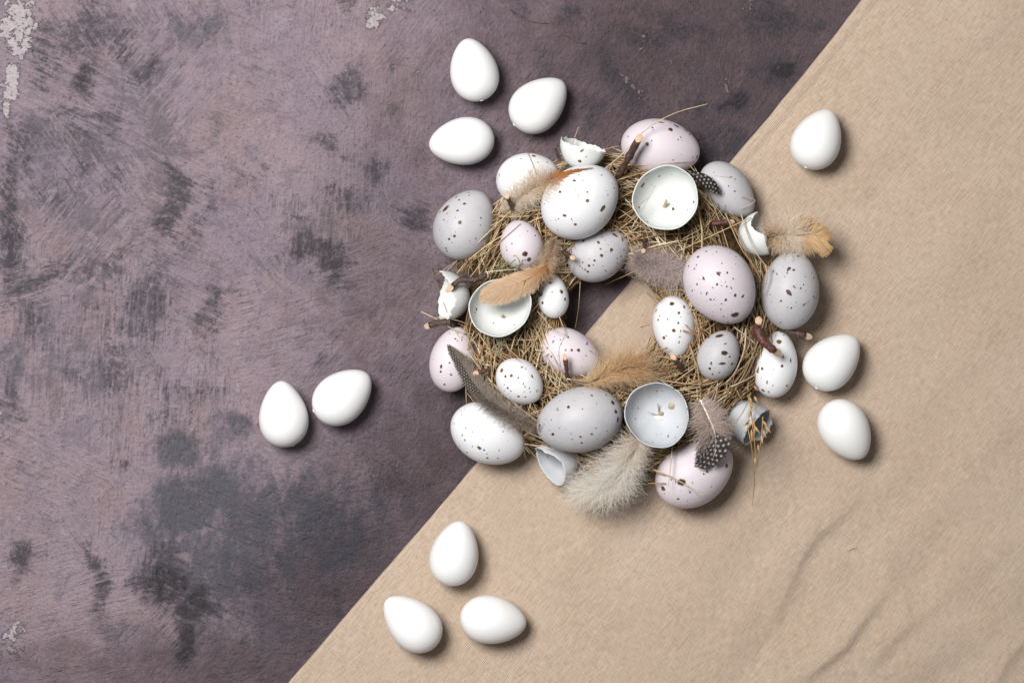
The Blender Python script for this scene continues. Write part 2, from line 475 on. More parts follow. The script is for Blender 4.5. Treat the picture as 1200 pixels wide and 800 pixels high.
def build_cloth():
    ss = np.linspace(-260, 1330, 640)
    tt = np.r_[np.linspace(0, 1, 14) ** 1.5 * 9, np.linspace(9, 860, 340)[1:]]
    S, T = np.meshgrid(ss, tt, indexing='ij')
    L = np.linalg.norm(EB - EA)
    bow = -4.5 * np.sin(np.clip(S / L, 0, 1) * np.pi) + 3.4 * (vnoise(S / 120, S * 0 + 3, 5) - .5) + 1.2 * (vnoise(S / 22, S * 0, 6) - .5)
    w = np.exp(-T / 120)
    px = EA[0] + ED[0] * S + EN[0] * (T - bow * w)
    py = EA[1] + ED[1] * S + EN[1] * (T - bow * w)
    edge = np.clip(T / 3.2, 0, 1)
    z = 0.00012 + (CLOTH_Z - 0.00012) * np.sqrt(np.clip(1 - (1 - edge) ** 2, 0, 1))
    zz = np.zeros_like(z)
    # hem crease close to the fold
    zz += -0.00035 * np.exp(-((T - 15 - 3 * vnoise(S / 150, S * 0, 9)) / 3.0) ** 2) * np.clip((420 - S) / 200, 0, 1)
    zz += 0.0003 * np.exp(-((T - 9) / 6) ** 2) * np.clip((560 - S) / 200, 0.2, 1)
    # soft swells
    zz += 0.0018 * (vnoise(T / 70 + .3, S / 260, 10) - .5) * np.clip(T / 120, 0, 1)
    zz += 0.0009 * (vnoise(T / 32, S / 140, 11) - .5) * np.clip(T / 60, 0, 1)
    zz += 0.0012 * np.clip((py - 480) / 200, 0, 1) * np.clip((px - 780) / 150, 0, 1) * (vnoise(T / 22 + 5, S / 130, 12) - .5)

    def fold(pts, amp, wid, skew=1.0):
        nonlocal zz
        pts = np.array(pts, float)
        best = np.full(px.shape, 1e9)
        sd = np.zeros(px.shape)
        tpar = np.zeros(px.shape)
        n = len(pts) - 1
        for i in range(n):
            a, b = pts[i], pts[i + 1]
            d = b - a
            l2 = d @ d
            u = np.clip(((px - a[0]) * d[0] + (py - a[1]) * d[1]) / l2, 0, 1)
            qx, qy = px - a[0] - u * d[0], py - a[1] - u * d[1]
            dist = np.hypot(qx, qy)
            sgn = np.sign(d[0] * qy - d[1] * qx)
            m = dist < best
            best[m] = dist[m]
            sd[m] = (dist * sgn)[m]
            tpar[m] = ((i + u) / n)[m]
        taper = np.sin(np.clip(tpar, 0.02, .98) * np.pi) ** .6
        e = np.where(sd > 0, wid * skew, wid / skew)
        zz += 0.95 * amp * taper * np.exp(-(best / e) ** 2)

    A = 0.001
    fold([(1015, 565), (980, 605), (950, 630), (932, 660), (920, 690), (900, 735)], 2.3 * A, 17, 1.9)
    fold([(1000, 640), (975, 668), (960, 690)], 1.0 * A, 14, 1.7)
    fold([(1040, 685), (1005, 728), (986, 756), (955, 780), (930, 795)], 2.6 * A, 16, 2.0)
    fold([(1115, 680), (1085, 712), (1062, 727), (1045, 745), (1020, 772), (1000, 808)], 2.4 * A, 19, 1.9)
    fold([(1052, 680), (1058, 705), (1063, 728)], 1.0 * A, 10, 1.5)
    fold([(1062, 727), (1100, 731), (1165, 726)], .9 * A, 14, 1.5)
    fold([(1165, 728), (1120, 755), (1050, 790)], 1.6 * A, 26, 1.6)
    fold([(1212, 732), (1180, 765), (1152, 812)], 2.2 * A, 18, 2.0)
    fold([(1055, 615), (1038, 645), (1032, 680)], 1.1 * A, 16, 1.5)
    fold([(1185, 485), (1150, 520), (1110, 560)], 1.0 * A, 26, 1.5)
    fold([(1205, 555), (1150, 585), (1105, 622)], 1.0 * A, 26, 1.5)
    fold([(1190, 640), (1140, 660), (1100, 690)], .9 * A, 22, 1.5)
    fold([(950, 575), (915, 620), (890, 660)], .9 * A, 24, 1.4)
    fold([(890, 690), (860, 740), (835, 800)], 1.1 * A, 26, 1.4)
    fold([(850, 640), (800, 720), (770, 790)], .9 * A, 34, 1.3)
    fold([(700, 640), (660, 700), (640, 780)], .7 * A, 40, 1.2)
    fold([(1105, 15), (1050, 80), (985, 155)], .9 * A, 34, 1.3)
    fold([(1195, 5), (1150, 40), (1115, 65)], .8 * A, 20, 1.5)
    fold([(1180, 180), (1130, 260), (1100, 320)], .8 * A, 40, 1.3)
    fold([(1015, 285), (990, 340), (970, 375)], .7 * A, 30, 1.3)
    fold([(1190, 350), (1140, 410), (1080, 470)], .8 * A, 34, 1.3)
    z = z + zz * edge
    z = np.maximum(z, 0.0001)
    verts = np.stack([(px - 600) * U, (400 - py) * U, z], -1).reshape(-1, 3)
    faces = grid_faces(len(ss), len(tt))
    # tucked underside of the fold
    e0 = (np.arange(len(ss)) * len(tt))
    under = verts[e0].copy()
    under[:, 0] += EN[0] * 4 * U
    under[:, 1] += -EN[1] * 4 * U
    under[:, 2] = 0.00005
    base = len(verts)
    verts = np.vstack([verts, under])
    fu = np.stack([e0[:-1], e0[1:], base + np.arange(1, len(ss)), base + np.arange(len(ss) - 1)], -1)
    faces = np.vstack([faces, fu])
    t = NT('beige_linen')
    ang = math.atan2(-ED[1], ED[0])
    v = t.mapping(t.mapping(t.coord(), (1000, 1000, 1000)), (1, 1, 1), rot=(0, 0, -ang))
    wob = t.mix(.004, v, t.mapping(t.noise(v, .12, 2, color=True), (90, 90, 90)))
    warp_y = t.noise(t.mapping(wob, (0.22, 2.6, 1)), 1.0, 2, .6)      # threads along the fold
    weft_x = t.noise(t.mapping(wob, (2.6, 0.24, 1)), 1.0, 2, .6)      # threads across

    def wave(direction):
        n = t.node('ShaderNodeTexWave', wave_type='BANDS', bands_direction=direction, wave_profile='SIN')
        t.put(n.inputs['Vector'], wob)
        n.inputs['Scale'].default_value = 1 / (0.88) / 3.1831 * 1.0
        n.inputs['Distortion'].default_value = 0.6
        n.inputs['Detail'].default_value = 1
        n.inputs['Detail Scale'].default_value = .4
        return n.outputs['Fac']
    wy, wx = wave('Y'), wave('X')
    weave = t.math('ADD', t.math('MULTIPLY', wy, .6), t.math('MULTIPLY', wx, .4))
    thr = t.math('ADD', t.math('MULTIPLY', warp_y, .62), t.math('MULTIPLY', weft_x, .38))
    big = t.noise(v, .02, 3, .5)
    c = t.mix(t.step(big, .35, .65), (0.540, 0.420, 0.326), (0.570, 0.450, 0.358))
    c = t.mix(t.step(thr, .36, .54, .55, 0), c, (0.32, 0.228, 0.155))
    c = t.mix(t.step(thr, .52, .66, 0, .65), c, (0.70, 0.585, 0.46))
    c = t.mix(t.step(weave, .22, .62, .42, 0), c, (0.29, 0.205, 0.145))
    h = t.math('ADD', t.math('MULTIPLY', thr, .9), t.math('MULTIPLY', weave, .5))
    nrm = t.bump(h, 0.00045, .8)
    m = t.finish(c, .9, nrm, spec=.12, sheen=.12)
    o = put('linen_cloth', verts, faces, m, origin=(0.12, -0.05, 0))
    tag(o, 'beige linen cloth with a folded edge lying diagonally across the painted board', 'cloth')
    return o


build_cloth()


def ground(px, py):
    d = np.array([px, py]) - EA
    return CLOTH_Z if d @ EN > 4 else 0.0


# ------------------------------------------------------------------ eggs
def egg_material(name, c0, c1, spots, dens=0.0, rough=.50, sub=0.0, spec=.32, spotcol=((0.075, 0.040, 0.018), (0.16, 0.085, 0.035)), vs_=300.0):
    t = NT(name)
    v = t.coord()
    n1 = t.noise(v, 60, 4, .6)
    n2 = t.noise(v, 420, 4, .6)
    c = t.mix(t.step(n1, .35, .68), c0, c1)
    h = t.math('ADD', t.math('MULTIPLY', n2, .5), t.math('MULTIPLY', n1, .8))
    if spots:
        wv = t.mix(.5, v, v)
        jit = t.math('MULTIPLY', t.math('SUBTRACT', t.noise(v, 900, 2, .5), .5), .9)
        sd = t.math('ADD', t.attr('spot'), jit)
        sm = t.step(sd, 1.18, .92)
        cells = None
        dis = t.mix(.0012, v, t.noise(v, 700, 2, .5, color=True), 'ADD')
        for scale, lo, st in ((vs_, 1 - dens * 1.5, (1, 1, 1)), (vs_ * 1.9, 1 - dens * 1.25, (1, 1, 1)), (vs_ * 1.2, 1 - dens * .9, (1.0, .45, .8))):
            vo = t.voronoi(t.mapping(dis, st, rot=(.3, .5, .9)) if st[1] != 1 else dis, scale)
            sep = t.node('ShaderNodeSeparateColor')
            t.put(sep.inputs[0], vo.outputs['Color'])
            keep = t.step(sep.outputs[0], lo, lo + .01)
            rad = t.math('MULTIPLY_ADD', t.math('MULTIPLY', sep.outputs[1], sep.outputs[1]), .15, .055)
            k = t.math('MULTIPLY', keep, t.step(t.math('SUBTRACT', vo.outputs['Distance'], rad), .03, -.03))
            cells = k if cells is None else t.math('MAXIMUM', cells, k)
        allm = t.math('MAXIMUM', sm, t.math('MULTIPLY', cells, .85))
        sc = t.mix(t.step(t.noise(v, 500, 2, .5), .4, .6), spotcol[0], spotcol[1])
        # a faint tan halo where the pigment bled
        halo = t.step(sd, 1.7, 1.05, 0, .22)
        c = t.mix(halo, c, (0.52, 0.40, 0.30))
        c = t.mix(allm, c, sc)
    nrm = t.bump(h, 0.0003 if spots else 0.0002, .6 if spots else .35)
    return t.finish(c, rough, nrm, spec=spec, sub=sub)


WHITE = ((0.80, 0.80, 0.815), (0.76, 0.76, 0.785))
PINK = ((0.690, 0.615, 0.655), (0.640, 0.580, 0.625))
GREY = ((0.525, 0.512, 0.530), (0.450, 0.443, 0.468))
M_PLAIN = egg_material('plain_white_egg', (0.865, 0.86, 0.855), (0.84, 0.835, 0.835), False, rough=.44, spec=.36)
M_SP = {}


def speck_mat(kind, dens):
    k = (kind, round(dens, 2))
    if k not in M_SP:
        cs = {'white': WHITE, 'pink': PINK, 'grey': GREY}[kind]
        sc = ((0.075, 0.036, 0.013), (0.19, 0.095, 0.035)) if kind == 'white' else ((0.040, 0.024, 0.016), (0.095, 0.056, 0.032))
        M_SP[k] = egg_material(kind + '_speckled_egg', cs[0], cs[1], True, dens, spotcol=sc)
    return M_SP[k]


EGGS = []


def egg_verts(cx, cy, z, L, W, ang, tilt=0, k=.16, nu=96, nv=128, seed=0, dent=.008):
    """egg resting with its centre at height z; L, W in photograph pixels, ang = way its small end points"""
    s = U * (H - z) / H
    a, b = L * s / 2, W * s / 2
    c = P(cx, cy, z)
    u = np.linspace(0, np.pi, nu)
    t = -np.cos(u)
    r = np.sin(u) * (1 - k * t - .05 * (t * t)) * (1 + k * k * .5)
    r = r / r.max()
    th = np.linspace(0, 2 * np.pi, nv, endpoint=False)
    X = np.repeat((t * a)[:, None], nv, 1)
    Y = b * r[:, None] * np.cos(th)[None]
    Z = b * r[:, None] * np.sin(th)[None]
    rs = np.random.RandomState(seed + 11)
    f = rs.randn(4)
    lump = 1 + dent * (f[0] * np.sin(2 * th + f[1])[None] * np.sin(u)[:, None] + f[2] * np.sin(3 * t + f[3])[:, None])
    p = np.stack([X, Y * lump, Z * lump], -1).reshape(-1, 3)
    ca, sa = math.cos(math.radians(ang)), math.sin(math.radians(ang))
    ct, st = math.cos(math.radians(tilt)), math.sin(math.radians(tilt))
    Rt = np.array([[ct, 0, -st], [0, 1, 0], [st, 0, ct]])
    Rz = np.array([[ca, -sa, 0], [sa, ca, 0], [0, 0, 1]])
    M = Rz @ Rt
    p = p @ M.T + c
    return p, grid_faces(nu, nv, wrap=True), (c, a, b, M)


def raise_hf(c, a, b, M):
    """stamp an ellipsoid into the height field"""
    global HF
    A = M @ np.diag([1 / a ** 2, 1 / b ** 2, 1 / b ** 2]) @ M.T
    dx, dy = hx - c[0], hy - c[1]
    qa = A[2, 2]
    qb = 2 * (A[0, 2] * dx + A[1, 2] * dy)
    qc = A[0, 0] * dx ** 2 + 2 * A[0, 1] * dx * dy + A[1, 1] * dy ** 2 - 1
    D = qb ** 2 - 4 * qa * qc
    zt = c[2] + (-qb + np.sqrt(np.maximum(D, 0))) / (2 * qa)
    HF = np.where(D > 0, np.maximum(HF, zt), HF)


def white_egg(cx, cy, L, W, ang, label, seed, nub_up=10):
    s0 = W * U / 2
    z = ground(cx, cy) + s0 * .985
    v, f, (c, a, b, M) = egg_verts(cx, cy, z, L, W, ang, tilt=-3, k=.19 + .035 * math.sin(seed * 2.3), nu=72, nv=96, seed=seed, dent=.004)
    v[:, 2] += ground(cx, cy) + .00005 - v[:, 2].min()
    o = put('white_egg', v, f, M_PLAIN, origin=(c[0], c[1], v[:, 2].min()))
    tag(o, label, 'egg', 'plain white eggs scattered around the wreath')
    # moulding nub on the blunt end
    rs = np.random.RandomState(seed)
    d = math.radians(ang + 180 + rs.uniform(-14, 14))
    e = math.radians(nub_up)
    dirn = np.array([math.cos(d) * math.cos(e), math.sin(d) * math.cos(e), math.sin(e)])
    i = np.argmax((v - c) @ dirn / (np.linalg.norm(v - c, axis=1) + 1e-9))
    q = v[i]
    u, th = np.linspace(0, np.pi, 8), np.linspace(0, 2 * np.pi, 12, endpoint=False)
    sp = np.stack([np.outer(np.sin(u), np.cos(th)), np.outer(np.sin(u), np.sin(th)), np.outer(np.cos(u), np.ones(12))], -1).reshape(-1, 3)
    B = np.array(Vector(dirn).to_track_quat('Z', 'Y').to_matrix())
    sp = (sp * np.array([.0010, .0008, .0004])) @ B.T + q
    put('moulding_nub', sp, grid_faces(8, 12, wrap=True), M_NUB, parent=o)
    return o


M_NUB = egg_material('nub_plastic', (0.87, 0.87, 0.86), (0.85, 0.85, 0.84), False, rough=.18, spec=.6)
for i, (cx, cy, L, W, ang, lab) in enumerate([
        (555, 82, 75, 57, 103, 'plain white egg closest to the top edge, small end up'),
        (632, 122, 77, 59, 42, 'plain white egg lying just above the broken shell at the wreath top'),
        (541, 166, 77, 56, 187, 'plain white egg lying sideways above the large grey speckled egg'),
        (958, 163, 74, 58, 66, 'lone plain white egg on the upper right of the cloth'),
        (976, 423, 77, 58, 44, 'plain white egg right of the wreath, upper one of the pair on the cloth'),
        (991, 504, 77, 58, -58, 'plain white egg right of the wreath, lower one of the pair on the cloth'),
        (332, 485, 78, 58, 95, 'leftmost plain white egg, standing small end up on the board'),
        (402, 464, 78, 59, 40, 'plain white egg on bare board, right one of the left-hand pair'),
        (533, 648, 77, 57, 78, 'plain white egg on the cloth, top one of the three at the bottom'),
        (482, 729, 80, 57, 138, 'plain white egg on the cloth, left one of the three at the bottom'),
        (578, 726, 78, 57, -7, 'plain white egg lying sideways, right one of the three at the bottom')]):
    white_egg(cx, cy, L, W, ang, lab, i, nub_up=(4, 2, -30, 8, 10, -30, -2, 2, -40, -6, -35)[i])


def S(ox, oy, sc, items):
    out = []
    for it in items:
        x, y, r = it[:3]
        out.append((ox + x / sc, oy + y / sc, r / sc, it[3] if len(it) > 3 else 1.0, it[4] if len(it) > 4 else 0.0))
    return out


Z1, Z3, Z4, Z5 = (490, 120, 5), (490, 240, 5), (730, 240, 5), (490, 350, 5)
Z6, Z7, Z8, ZE, ZH = (730, 350, 5), (520, 450, 5), (700, 450, 5), (720, 120, 6.667), (600, 270, 4.444)
SPECK = [
    # cx cy zmm L W ang tilt k colour density spots label
    (618, 209, 22, 74, 60, 15, 0, .10, 'white', .10, S(*Z1, [(678, 315, 12), (757, 352, 6), (600, 330, 4), (700, 350, 4)]),
     'white speckled egg at the wreath top left, under the cream and rust feather'),
    (680, 236, 37, 98, 82, 40, 4, .06, 'white', .16, S(*Z1, [(832, 520, 9), (995, 580, 11), (1083, 625, 16, 1.5, 45), (918, 460, 9), (1075, 425, 6), (1148, 502, 6), (992, 530, 6), (918, 713, 9), (858, 660, 9, 1.6, 0), (1112, 547, 5), (966, 460, 5), (825, 683, 5)]),
     'large bright white speckled egg beside the empty half shell at the wreath top'),
    (545, 263, 18, 86, 70, 62, 0, .12, 'grey', .34, S(*Z1, [(160, 620, 18, 1.6, 40), (240, 703, 12), (270, 595, 9), (232, 638, 8), (300, 547, 6), (240, 575, 7), (225, 550, 6), (150, 690, 6)]) + S(*Z3, [(212, 183, 9), (180, 198, 8), (162, 252, 7), (168, 270, 7)]),
     'large grey speckled egg at the left edge of the wreath, on the board'),
    (611, 287, 32, 59, 51, 105, 5, .10, 'pink', .26, S(*Z3, [(628, 287, 16), (648, 320, 13), (725, 205, 10), (686, 180, 6), (660, 125, 5), (520, 265, 5), (565, 300, 5), (550, 230, 4)]),
     'small pale pink speckled egg just above the orange feather'),
    (702, 298, 24, 77, 60, 28, 0, .10, 'grey', .55, S(*ZH, [(448, 60, 8, 1.6, -50), (520, 100, 9), (467, 133, 9), (535, 25, 10, 2, -40), (460, 95, 6), (400, 183, 7), (430, 158, 7), (375, 55, 8), (422, 183, 4), (546, 145, 4), (490, 212, 5), (395, 215, 7), (352, 185, 4)]),
     'grey heavily speckled egg hanging over the centre hole, below the large white egg'),
    (774, 173, 19, 93, 66, -10, 0, .05, 'pink', .14, S(*ZE, [(435, 212, 18), (258, 330, 14), (302, 200, 9), (480, 185, 14, 2, -20), (562, 220, 14, 2.2, -20), (588, 253, 9), (520, 272, 8), (498, 290, 5), (360, 155, 12, 2.2, 0), (110, 266, 8), (288, 295, 5), (460, 452, 8, 3.5, 50)]),
     'large pale pink speckled egg topmost on the wreath, on the board'),
    (853, 223, 15, 78, 52, -46, 0, .14, 'grey', .20, S(*Z1[:2], 5, [(1820, 490, 5), (1850, 380, 5)]),
     'bluish grey egg at the wreath upper right, touching the cloth edge'),
    (844, 334, 36, 98, 80, -57, 2, .07, 'pink', .42, S(*Z4, [(560, 398, 10, 2, -50), (470, 430, 8, 2.5, -55), (635, 485, 6, 4, -50), (660, 528, 10), (600, 560, 9), (653, 645, 20, 1.3, 0), (442, 305, 9), (488, 272, 7), (583, 340, 5), (612, 400, 7), (650, 433, 6), (615, 687, 9), (590, 658, 6), (552, 465, 8), (430, 465, 7), (405, 500, 6), (420, 375, 6), (430, 355, 5), (750, 632, 10, 2, 40), (700, 533, 9, 2, 30), (487, 525, 5), (533, 553, 5), (572, 608, 5)]),
     'largest pale pink speckled egg, on the right side of the wreath ring'),
    (926, 340, 24, 93, 68, 84, 0, .06, 'grey', .50, S(*Z4, [(974, 371, 11), (1002, 379, 8), (1025, 299, 10), (968, 515, 14, 1.7, -50), (1015, 575, 4, 5, -57), (984, 607, 7), (960, 400, 6), (962, 385, 5), (1038, 492, 7), (998, 475, 6), (1010, 485, 5), (905, 405, 5), (1058, 468, 5), (1075, 580, 5), (920, 690, 7, 2, 40), (1103, 400, 5), (925, 565, 7, 2, 50), (863, 523, 4), (1115, 535, 6)]),
     'large bluish grey speckled egg at the right edge, below the golden feather'),
    (790, 383, 25, 73, 50, -84, 0, .10, 'white', .20, S(*Z6, [(285, 28, 14), (298, 185, 11), (360, 50, 10, 2, 70), (325, 85, 9), (195, 70, 8, 2, 50), (205, 125, 7), (240, 230, 10), (325, 140, 7), (262, 115, 6), (215, 100, 5)]),
     'upright white egg with rusty speckles at the right of the centre hole'),
    (842, 416, 30, 61, 48, 64, 0, .08, 'grey', .36, S(*Z6, [(568, 215, 16, 1.6, 20), (598, 318, 15, 1.4, 0), (582, 380, 11, 2.2, 0), (625, 340, 7, 2.5, 0), (600, 262, 6, 3, 20), (508, 408, 9), (525, 442, 7), (565, 433, 6), (640, 380, 10, 1.6, 0), (518, 375, 6)]),
     'small grey speckled egg nestled in straw on the right of the ring'),
    (909, 427, 17, 79, 51, 82, 0, .12, 'white', .22, S(*Z6, [(916, 254, 15), (982, 360, 8, 2.4, 80), (934, 392, 9), (937, 340, 7), (818, 410, 9, 1.5, -30), (820, 537, 10, 1.5, -10), (960, 510, 8), (855, 545, 6), (978, 235, 5), (880, 510, 4), (942, 213, 5)]),
     'upright white speckled egg at the right edge with a red-brown twig across it'),
    (668, 414, 23, 76, 55, -25, 0, .10, 'pink', .26, S(*Z5, [(943, 302, 10), (900, 305, 8), (868, 300, 6), (990, 263, 7), (880, 228, 6), (832, 237, 5), (780, 338, 7), (862, 213, 5), (1008, 305, 5), (985, 330, 4)]),
     'pale pink speckled egg below the centre hole beside the tan fluffy feather'),
    (609, 447, 31, 61, 50, -42, 0, .06, 'white', .26, S(*Z5, [(490, 420, 13), (545, 452, 10), (512, 452, 8), (588, 462, 6), (617, 500, 5), (525, 520, 7), (670, 455, 7, 1.8, -50), (588, 572, 8), (610, 402, 6, 2, 30), (628, 575, 6), (650, 525, 4)]),
     'small white speckled egg in straw at the lower left of the ring'),
    (679, 492, 36, 102, 76, 194, 0, .06, 'grey', .16, S(*Z5, [(877, 632, 10), (1140, 607, 14), (1158, 660, 13), (1172, 708, 11, 1.6, 80), (1020, 565, 8), (1100, 563, 7), (715, 740, 7), (965, 645, 4), (818, 652, 4), (780, 708, 5)]) + S(*Z7, [(868, 290, 8), (803, 307, 8), (808, 343, 8), (955, 275, 5), (750, 322, 4), (640, 295, 10, 1.7, 40), (890, 262, 4)]),
     'largest grey speckled egg lying sideways at the wreath bottom'),
    (572, 508, 18, 92, 70, -26, 0, .06, 'white', .16, S(*Z7, [(212, 372, 11, 1.6, -40), (240, 385, 7), (138, 400, 8), (110, 300, 6), (127, 258, 5), (255, 433, 8), (320, 432, 6), (125, 330, 6), (62, 230, 4), (345, 280, 4), (95, 362, 5)]),
     'large white speckled egg at the lower left, half on the cloth edge'),
    (531, 421, 17, 77, 54, 78, 0, .10, 'pink', .24, S(*Z5, [(260, 350, 12), (135, 395, 9, 1.5, 80), (133, 428, 8), (155, 502, 7), (185, 378, 6), (218, 234, 6), (255, 245, 4)]),
     'pale pink speckled egg at the left edge under the dark spotted feather'),
    (814, 554, 19, 98, 74, 32, 0, .08, 'pink', .24, S(*Z8, [(490, 575, 22, 1.2, 0), (383, 610, 16, 1.3, 10), (757, 476, 12), (642, 513, 8), (625, 520, 6), (580, 483, 9), (470, 672, 8), (745, 420, 6, 3, -65), (670, 600, 5), (392, 638, 5), (435, 560, 6), (615, 690, 4), (705, 475, 5)]),
     'large pale pink speckled egg lowest on the wreath, on the cloth'),
    (648, 347, 28, 52, 37, 97, 0, .10, 'white', .20, S(*Z3, [(842, 506, 12), (862, 553, 10), (728, 572, 9), (710, 535, 14, 1.6, 10), (775, 458, 8), (785, 510, 4), (765, 425, 8)]),
     'smallest white speckled egg, at the left of the centre hole'),
]
for i, (cx, cy, zmm, L, W, ang, tilt, k, kind, dens, spots, lab) in enumerate(SPECK):
    v, f, (c, a, b, M) = egg_verts(cx, cy, zmm * MM, L, W, ang, tilt, k, seed=i)
    low = v[:, 2].min() - ground(cx, cy) - .0003
    if low < 0:
        v[:, 2] -= low
        c = c - np.array([0, 0, low])
    ppx, ppy = PX(v)
    up = (v[:, 2] > c[2])
    sd = np.full(len(v), 5.0)
    for (sx, sy, r, el, ea) in spots:
        d2 = (ppx - sx) ** 2 + (ppy - sy) ** 2 + np.where(up, 0, 1e6)
        q = v[np.argmin(d2)]
        e = np.array([math.cos(math.radians(ea)), math.sin(math.radians(ea)), 0])
        dv = v - q
        al = dv @ e
        rest = np.sqrt(np.maximum((dv ** 2).sum(1) - al ** 2, 0))
        rr = max(r, 1.0) * U * .92
        sd = np.minimum(sd, np.sqrt((al / (rr * el)) ** 2 + (rest / (rr / (el ** .35))) ** 2))
    o = put('speckled_egg', v, f, speck_mat(kind, dens), origin=(c[0], c[1], v[:, 2].min()), attrs={'spot': np.clip(sd, 0, 5)})
    tag(o, lab, 'egg', 'speckled eggs set in the wreath')
    raise_hf(c, a, b, M)
    EGGS.append((c, a, b, M))

# ------------------------------------------------------------------ straw ring
RCX, RCY = 717, 369
RC = P(RCX, RCY, 0.014)
RMAJ, RA, RB, RZ = 121 * U, 57 * U, 0.0145, 0.0142


def ring_pt(th, ph, off=0.0):
    rr = RMAJ + (RA + off) * np.cos(ph)
    return np.stack([RC[0] + rr * np.cos(th), RC[1] + rr * np.sin(th), RZ + (RB + off) * np.sin(ph)], -1)


def straw_material():
    t = NT('dry_straw')
    c = t.attr('tint', 'Color')
    v = t.coord()
    n = t.noise(v, 350, 3, .6)
    c = t.mix(t.step(n, .35, .7, .35, 0), c, (0.10, 0.065, 0.03))
    return t.finish(c, .55, None, spec=.35)


M_STRAW = straw_material()
STRAW_COLS = np.array([(0.68, 0.52, 0.32), (0.56, 0.395, 0.220), (0.42, 0.265, 0.130), (0.22, 0.120, 0.055), (0.80, 0.68, 0.50), (0.48, 0.35, 0.20), (0.36, 0.175, 0.065)])

wreath = empty('straw_wreath', (RC[0], RC[1], 0.0))
tag(wreath, 'round straw wreath set with speckled eggs, empty shells and feathers', 'wreath')


def build_core():
    nt, npq = 180, 40
    th = np.linspace(0, 2 * np.pi, nt, endpoint=False)
    ph = np.linspace(0, 2 * np.pi, npq, endpoint=False)
    T, Q = np.meshgrid(th, ph, indexing='ij')
    off = -0.004 + 0.0025 * (vnoise(T * 14, Q * 4, 21) - .5) + .0015 * (vnoise(T * 40, Q * 9, 22) - .5)
    v = ring_pt(T, Q, off).reshape(-1, 3)
    v[:, 2] = np.maximum(v[:, 2], .002)
    f = []
    j, i = np.meshgrid(np.arange(nt), np.arange(npq), indexing='ij')
    j2, i2 = (j + 1) % nt, (i + 1) % npq
    f = np.stack([j * npq + i, j2 * npq + i, j2 * npq + i2, j * npq + i2], -1).reshape(-1, 4)
    t = NT('packed_straw')
    vv = t.coord()
    n = t.noise(vv, 500, 5, .7)
    c = t.mix(t.step(n, .35, .65), (0.045, 0.026, 0.012), (0.15, 0.095, 0.045))
    m = t.finish(c, .9, t.bump(n, .002, .9), spec=.1)
    put('packed_straw_core', v, f, m, parent=wreath)


build_core()
# ring into the height field
rr_ = np.hypot(hx - RC[0], hy - RC[1])
q_ = 1 - ((rr_ - RMAJ) / RA) ** 2
HF = np.where(q_ > 0, np.maximum(HF, RZ + RB * np.sqrt(np.maximum(q_, 0)) + .0005), HF)


def straw_paths(n, M, off_lo, off_hi, len_lo, len_hi, spread, loose, rs):
    th0 = rs.uniform(0, 2 * np.pi, n)
    ph0 = np.arcsin(rs.uniform(-.25, 1, n))
    ph0 = np.where(rs.rand(n) < .5, ph0, np.pi - ph0)
    beta = np.radians(rs.randn(n) * spread) + np.where(rs.rand(n) < .5, np.pi, 0)
    L = rs.uniform(len_lo, len_hi, n) * (0.5 + rs.rand(n))
    s = (np.linspace(-.5, .5, M)[None] * L[:, None])
    off = rs.uniform(off_lo, off_hi, n)[:, None]
    ds = 1e-4
    rloc = RMAJ + RA * np.cos(ph0)
    wrap = ring_pt(th0[:, None] + s * np.cos(beta)[:, None] / rloc[:, None], ph0[:, None] + s * np.sin(beta)[:, None] / ((RA + RB) * .55), off)
    p0 = ring_pt(th0, ph0, off[:, 0])
    p1 = ring_pt(th0 + ds * np.cos(beta) / rloc, ph0 + ds * np.sin(beta) / ((RA + RB) * .55), off[:, 0])
    d = (p1 - p0)
    d /= np.linalg.norm(d, axis=1, keepdims=True)
    line = p0[:, None] + s[:, :, None] * d[:, None]
    line[:, :, 2] -= 3.0 * s ** 2
    w = np.clip(loose + .25 * rs.randn(n), 0, 1)[:, None, None]
    p = wrap * (1 - w) + line * w
    # a natural bend
    bend = rs.randn(n, 1, 3) * .0022 * np.array([1, 1, .4])
    p = p + bend * ((s / (L[:, None] * .5)) ** 2)[:, :, None]
    p[:, :, 2] = np.maximum(p[:, :, 2], .0022)
    return p


def strand_cols(n, rs, green=0.006):
    i = rs.choice(len(STRAW_COLS), n, p=[.20, .20, .17, .15, .10, .09, .09])
    c = STRAW_COLS[i] * rs.uniform(.75, 1.15, (n, 1))
    g = rs.rand(n) < green
    c[g] = np.array([.17, .24, .09]) * rs.uniform(.7, 1.3, (g.sum(), 1))
    return c


CUPS = [(780, 232, .044, 38.5, 36), (586, 360, .042, 37, 35), (770, 486, .043, 38.5, 36)]

FRAGS = [(517, 347, .021, 30, (-.80, .10, .30)), (894, 273, .026, 26, (.80, .34, .30)), (644, 546, .021, 25, (-.6, -.42, .5)), (889, 503, .022, 25, (.66, -.46, .5)), (684, 169, .030, 24, (.16, .95, .14))]


